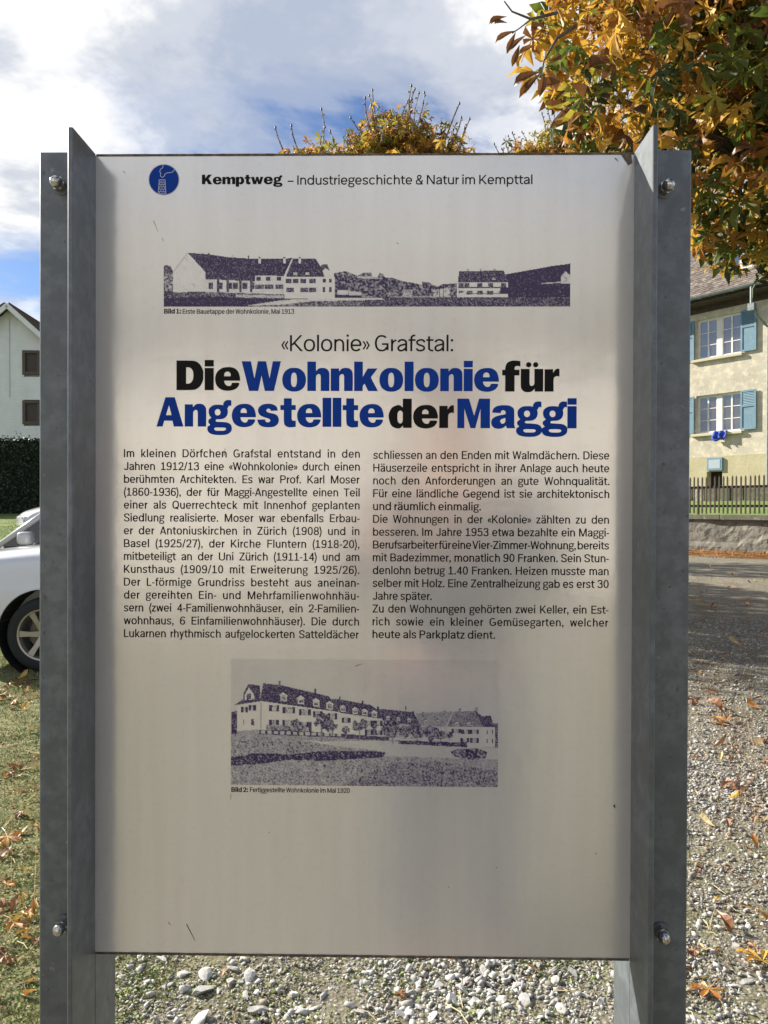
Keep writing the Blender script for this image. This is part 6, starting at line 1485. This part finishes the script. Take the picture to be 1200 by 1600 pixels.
for a in [(1135, 1130, 50, 'palm', 1, 'large curled orange leaf at the edge of the tree shadow right of the board'), (1100, 1128, 34, 'single', 1), (1145, 1232, 40, 'palm', 2, 'dark brown crumpled leaf halfway down the gravel right of the board'), (1170, 1240, 22, 'single', 2),
          (1108, 1552, 52, 'palm', 1, 'orange star-shaped leaf with long stalk beside the right post'), (1178, 1500, 40, 'palm', 0, 'yellow and orange leaf at the right edge of the picture'), (1192, 1510, 50, 'palm', 0, 'bright yellow leaf cut by the right edge of the picture'),
          (1100, 1110, 40, 'single', 2), (1085, 1100, 30, 'palm', 2), (1110, 1168, 24, 'single', 2), (1190, 1112, 30, 'single', 1), (1196, 1160, 26, 'palm', 2), (1105, 1165, 18, 'single', 2), (1118, 1298, 30, 'single', 3), (1135, 1290, 24, 'single', 2),
          (1092, 1240, 16, 'single', 2), (1120, 1442, 46, 'single', 2, 'long thin brown leaflet lying level beside the right post'), (1150, 1435, 60, 'single', 1), (1165, 1262, 18, 'single', 3), (1098, 968, 12, 'palm', 1), (1150, 1003, 13, 'palm', 1), (1140, 1035, 16, 'single', 1), (1122, 1026, 10, 'single', 2), (1080, 1024, 10, 'palm', 1), (1155, 975, 8, 'single', 2),
          (1108, 888, 12, 'single', 2), (1082, 914, 10, 'single', 2), (1140, 922, 8, 'single', 2), (1175, 912, 8, 'single', 2), (1172, 1160, 26, 'single', 3), (1125, 1190, 20, 'single', 3), (1190, 1290, 26, 'single', 3), (1085, 1490, 24, 'palm', 2),
          (705, 1517, 44, 'single', 1, 'upright orange leaflet leaning on the stones below the middle of the board', 1.5, .2), (625, 1562, 34, 'palm', 2, 'crumpled orange brown leaf on the stones just left of centre below the board'), (845, 1528, 34, 'single', 2, 'thin dark red brown leaflet on the dirt below the right half of the board'), (352, 1520, 20, 'single', 2), (355, 1497, 20, 'single', 1), (655, 1548, 12, 'single', 1), (735, 1538, 10, 'single', 1),
          (38, 1438, 36, 'palm', 0, 'bright yellow orange leaf standing up in the grass left of the board'), (22, 1452, 40, 'palm', 1), (24, 1413, 32, 'single', 0), (54, 1362, 26, 'single', 0), (15, 1342, 44, 'palm', 2, 'heap-like brown leaf in the grass at the left edge'), (12, 1315, 40, 'palm', 1), (35, 1278, 30, 'palm', 2), (25, 1203, 32, 'palm', 2), (6, 1225, 24, 'single', 1),
          (8, 1508, 40, 'palm', 2), (60, 1480, 24, 'palm', 2), (38, 1500, 20, 'single', 3), (4, 1080, 20, 'palm', 1), (20, 1072, 24, 'palm', 2), (42, 1082, 26, 'single', 2), (50, 1106, 20, 'single', 0), (12, 1097, 26, 'single', 0), (38, 1094, 26, 'single', 3), (60, 1300, 20, 'palm', 2), (58, 1338, 26, 'single', 2), (10, 1390, 30, 'palm', 1), (2, 1420, 26, 'single', 2)]:
    fallen(*a)
for k in range(40):        # left verge near the car, brown drift
    fallen(fr.uniform(-60, 66), fr.uniform(1060, 1112), fr.uniform(12, 24), fr.choice(('palm', 'single')), fr.choice((2, 2, 1, 3, 0)))
for k in range(34): fallen(fr.uniform(-60, 66), 1115 + 480*fr.random()**.8, fr.uniform(12, 30), fr.choice(('palm', 'single', 'single')), fr.choice((2, 2, 1, 3, 0)))
for k in range(40): fallen(fr.uniform(1080, 1260), 930 + 660*fr.random()**1.2, 8 + 20*fr.random(), fr.choice(('palm', 'single', 'single')), fr.choice((2, 2, 1, 3, 0)))
# drift along the foot of the wall and scattered far leaves: past counting
n_ = 5200; xx = nrg.uniform(-6, 12, n_); yy = FY - .12 - np.abs(nrg.normal(0, .30, n_))*(1 + .5*np.sin(xx*1.7)); wx = HOUSE_O.x + HX.x*xx + HY.x*yy; wy = HOUSE_O.y + HX.y*xx + HY.y*yy
LF = np.array([(3*i + k, 3*i + k + 1, 3*(i + 1) + k + 1, 3*(i + 1) + k) for i in range(3) for k in (0, 1)])
LV = [np.array(leaflet(1, .4, fr.uniform(-.5, .9), fr.uniform(0, 1), 0, 3, .5, fr.uniform(-1, 1))[0]) for _ in range(6)]
o = mass('leaf_drift', LV, LF, np.stack([wx, wy, gz(wx, wy) + .02 + .05*nrg.random(n_)], -1), nrg.uniform(.07, .15, n_), nrg.uniform(0, 6.3, n_), nrg.choice(4, n_, p=(.1, .48, .36, .06)), FM, tilt=.7); tag(o, 'drift of orange brown leaves along the foot of the wall', kind='stuff')
n_ = 620; yy = nrg.uniform(2.2, 17, n_); sd = nrg.random(n_) < .5; xx = np.where(sd, yy*nrg.uniform(.38, .62, n_), -yy*nrg.uniform(.38, .62, n_)); ok = ~((xx < -1.5) & (yy > 5.6) & (yy < 19)); xx, yy = xx[ok], yy[ok]; n_ = len(xx)
o = mass('leaf_litter', LV, LF, np.stack([xx, yy, gz(xx, yy) + .012], -1), nrg.uniform(.02, .075, n_), nrg.uniform(0, 6.3, n_), nrg.choice(4, n_, p=(.12, .30, .48, .10)), FM, tilt=.5); tag(o, 'small leaf crumbs scattered over yard and verge', kind='stuff')
# loose stalks and straws
st = MB()
for k in range(90):
    px = fr.choice((fr.uniform(1078, 1230), fr.uniform(1078, 1230), fr.uniform(190, 960), fr.uniform(0, 66))); py = fr.uniform(1500, 1600) if 150 < px < 1000 else fr.uniform(1150, 1600); p = on_ground(px, py); a = fr.uniform(0, 6.28); L_ = fr.uniform(.03, .13)
    d = Vector((math.cos(a), math.sin(a), 0))*L_; m_ = p + d*.5 + Vector((fr.uniform(-.01, .01), fr.uniform(-.01, .01), .012)); z_ = gzf(p.x, p.y)
    st.tube([p + Vector((0, 0, .008 + z_)), m_ + Vector((0, 0, z_)), p + d + Vector((0, 0, .006 + z_))], fr.uniform(.0009, .002), 4, k % 2)
o = st.build('straws', [mat('straw', (0.50, 0.42, 0.24), .8), mat('brown_stalk', (0.20, 0.13, 0.08), .8)]); tag(o, 'loose leaf stalks and straws on the ground', kind='stuff')

greyp = mat('pale_plaster', (0.60, 0.57, 0.53), .95)
# ================================================================ what the satin panel mirrors: an unseen house added for its reflected tone, and the person taking the picture
K = empty('added_reflection_house', (-1.0, -13.0, 0), 0); tag(K, 'unseen house added behind the camera for its reflection in the panel', 'house')
wl = wall_with_holes(-7, 8, 0, 5.2, [(x, x + 1.2, z, z + 1.3) for x in (-5.2, -2.2, .8, 3.8) for z in (1.0, 3.5)], 0, -.3); wl.build('wall', greyp, K)
MB().box(-7, 8, -8, -7.7, 0, 5.2).box(-7, -6.7, -7.7, -.3, 0, 5.2).box(7.7, 8, -7.7, -.3, 0, 5.2).build('wall', greyp, K)
for x in (-5.2, -2.2, .8, 3.8):
    for z in (1.0, 3.5):
        f = MB(); f.box(x, x + .07, -.16, -.09, z, z + 1.3); f.box(x + 1.13, x + 1.2, -.16, -.09, z, z + 1.3); f.box(x + .07, x + 1.13, -.16, -.09, z, z + .07); f.box(x + .07, x + 1.13, -.16, -.09, z + 1.23, z + 1.3); f.box(x + .57, x + .63, -.16, -.09, z + .07, z + 1.23)
        w_ = f.build('window', white, K); MB().box(x + .07, x + 1.13, -.14, -.13, z + .07, z + 1.23).build('pane', glass, w_)
mb = MB(); mb.prismx([(.6, 5.0), (.6, 5.15), (-4, 8.7), (-8.6, 5.15), (-8.6, 5.0), (-4, 8.5)], -7.5, 8.5); me = mb.mesh('roof'); recalc(me); link('roof', me, K, mat('slate_roof', (0.22, 0.215, 0.205), .9))

PP = empty('person', (0.16, -0.50, 0.0), 0); tag(PP, 'person in dark jacket and jeans holding a phone towards the board', 'person')
jk = mat('dark_jacket', (0.022, 0.024, 0.032), .85); jn = mat('dark_jeans', (0.025, 0.03, 0.045), .9); sk = mat('skin', (0.45, 0.27, 0.19), .5); hr = mat('brown_hair', (0.05, 0.033, 0.02), .7); sh_ = mat('dark_shoes', (0.02, 0.018, 0.016), .6); blk = mat('phone_black', (0.01, 0.01, 0.01), .3)
def skin(name, pts, edges, rads, m, parent, root=0, lv=2):
    me = bpy.data.meshes.new(name); me.from_pydata(pts, edges, []); o = link(name, me, parent)
    md = o.modifiers.new('skin', 'SKIN'); md.use_smooth_shade = True
    for i, r in enumerate(rads): me.skin_vertices[0].data[i].radius = (r if isinstance(r, tuple) else (r, r))
    me.skin_vertices[0].data[root].use_root = True
    o.modifiers.new('s', 'SUBSURF').levels = lv; o.modifiers['s'].render_levels = lv; me.materials.append(m); return o
if True:
    # pelvis, spine, neck, head, arms to the phone, legs
    pts = [(0, 0, .95), (0, -.01, 1.12), (0, 0, 1.30), (0, 0, 1.44), (0, .02, 1.52), (0, .03, 1.60), (0, .035, 1.70),
           (-.19, 0, 1.42), (-.30, .10, 1.20), (-.20, .36, 1.36), (-.17, .44, 1.38), (.19, 0, 1.42), (.26, .12, 1.20), (.0, .36, 1.34), (-.09, .44, 1.36),
           (-.10, 0, .88), (-.11, .02, .50), (-.12, -.01, .10), (-.12, .13, .04), (.10, 0, .88), (.11, .02, .50), (.12, -.01, .10), (.13, .13, .04)]
    eds = [(0, 1), (1, 2), (2, 3), (3, 4), (4, 5), (5, 6), (3, 7), (7, 8), (8, 9), (9, 10), (3, 11), (11, 12), (12, 13), (13, 14), (0, 15), (15, 16), (16, 17), (17, 18), (0, 19), (19, 20), (20, 21), (21, 22)]
    rad_ = [(.17, .12), (.155, .11), (.18, .12), (.12, .09), .055, .085, .095, .075, .052, .036, .03, .075, .052, .036, .03, .095, .065, .045, .045, .095, .065, .045, .045]
    body = skin('body', pts, eds, rad_, sk, PP)
    skin('jacket', [(0, 0, .90), (0, -.01, 1.12), (0, 0, 1.30), (0, 0, 1.45), (-.19, 0, 1.42), (-.30, .10, 1.20), (-.21, .33, 1.345), (.19, 0, 1.42), (.26, .12, 1.20), (.03, .32, 1.325)], [(0, 1), (1, 2), (2, 3), (3, 4), (4, 5), (5, 6), (3, 7), (7, 8), (8, 9)],
         [(.20, .15), (.185, .14), (.205, .145), (.11, .10), .09, .068, .05, .09, .068, .05], jk, PP)
    skin('trousers', [(0, 0, .93), (-.10, 0, .86), (-.11, .02, .50), (-.12, -.01, .08), (.10, 0, .86), (.11, .02, .50), (.12, -.01, .08)], [(0, 1), (1, 2), (2, 3), (0, 4), (4, 5), (5, 6)], [(.18, .13), .11, .085, .07, .11, .085, .07], jn, PP)
    skin('hair', [(0, .0, 1.68), (0, -.01, 1.745), (0, -.05, 1.66)], [(0, 1), (0, 2)], [.095, .075, .07], hr, PP)
    for s_ in (-1, 1): skin('shoe', [(s_*.12, -.05, .05), (s_*.125, .08, .045), (s_*.13, .18, .035)], [(0, 1), (1, 2)], [.05, .052, .035], sh_, PP)
    hn = MB(); hn.tube([(0, .12, 1.635), (0, .152, 1.61)], [.012, .018], 8); hn.build('nose', sk, PP, True)
    for s_ in (-1, 1): e = MB(); e.lathe([(0, .0), (.012, .002), (.013, .010)], 10, 'y', (s_*.034, .118, 1.655)); e.build('eye', blk, PP)
    MB().box(-.025, .025, .118, .126, 1.575, 1.583).build('mouth', hr, PP)
    for hx, hz, s_ in ((-.185, 1.375, 1), (-.085, 1.355, -1)):
        for k in range(5):
            z_ = hz + .045 - k*.022; ln = (.05, .072, .078, .072, .055)[k]
            x0 = hx - s_*.02; skin('finger', [(x0, .43, z_*.6 + hz*.4), (x0 - s_*.012, .455, z_), (x0 + s_*.01, .43 + ln*.62, z_), (x0 + s_*.034, .43 + ln*.60, z_)], [(0, 1), (1, 2), (2, 3)], [.012, .010, .009, .008], sk, PP, 0, 1)
ph = MB().bevbox(-.115, -.035, -.026, -.018, 1.33, 1.49, .003).build('phone', blk); tag(ph, 'black phone held upright in front of the board', 'phone')
ph.location = (.075, 0, .0); ph.location.y = -.02
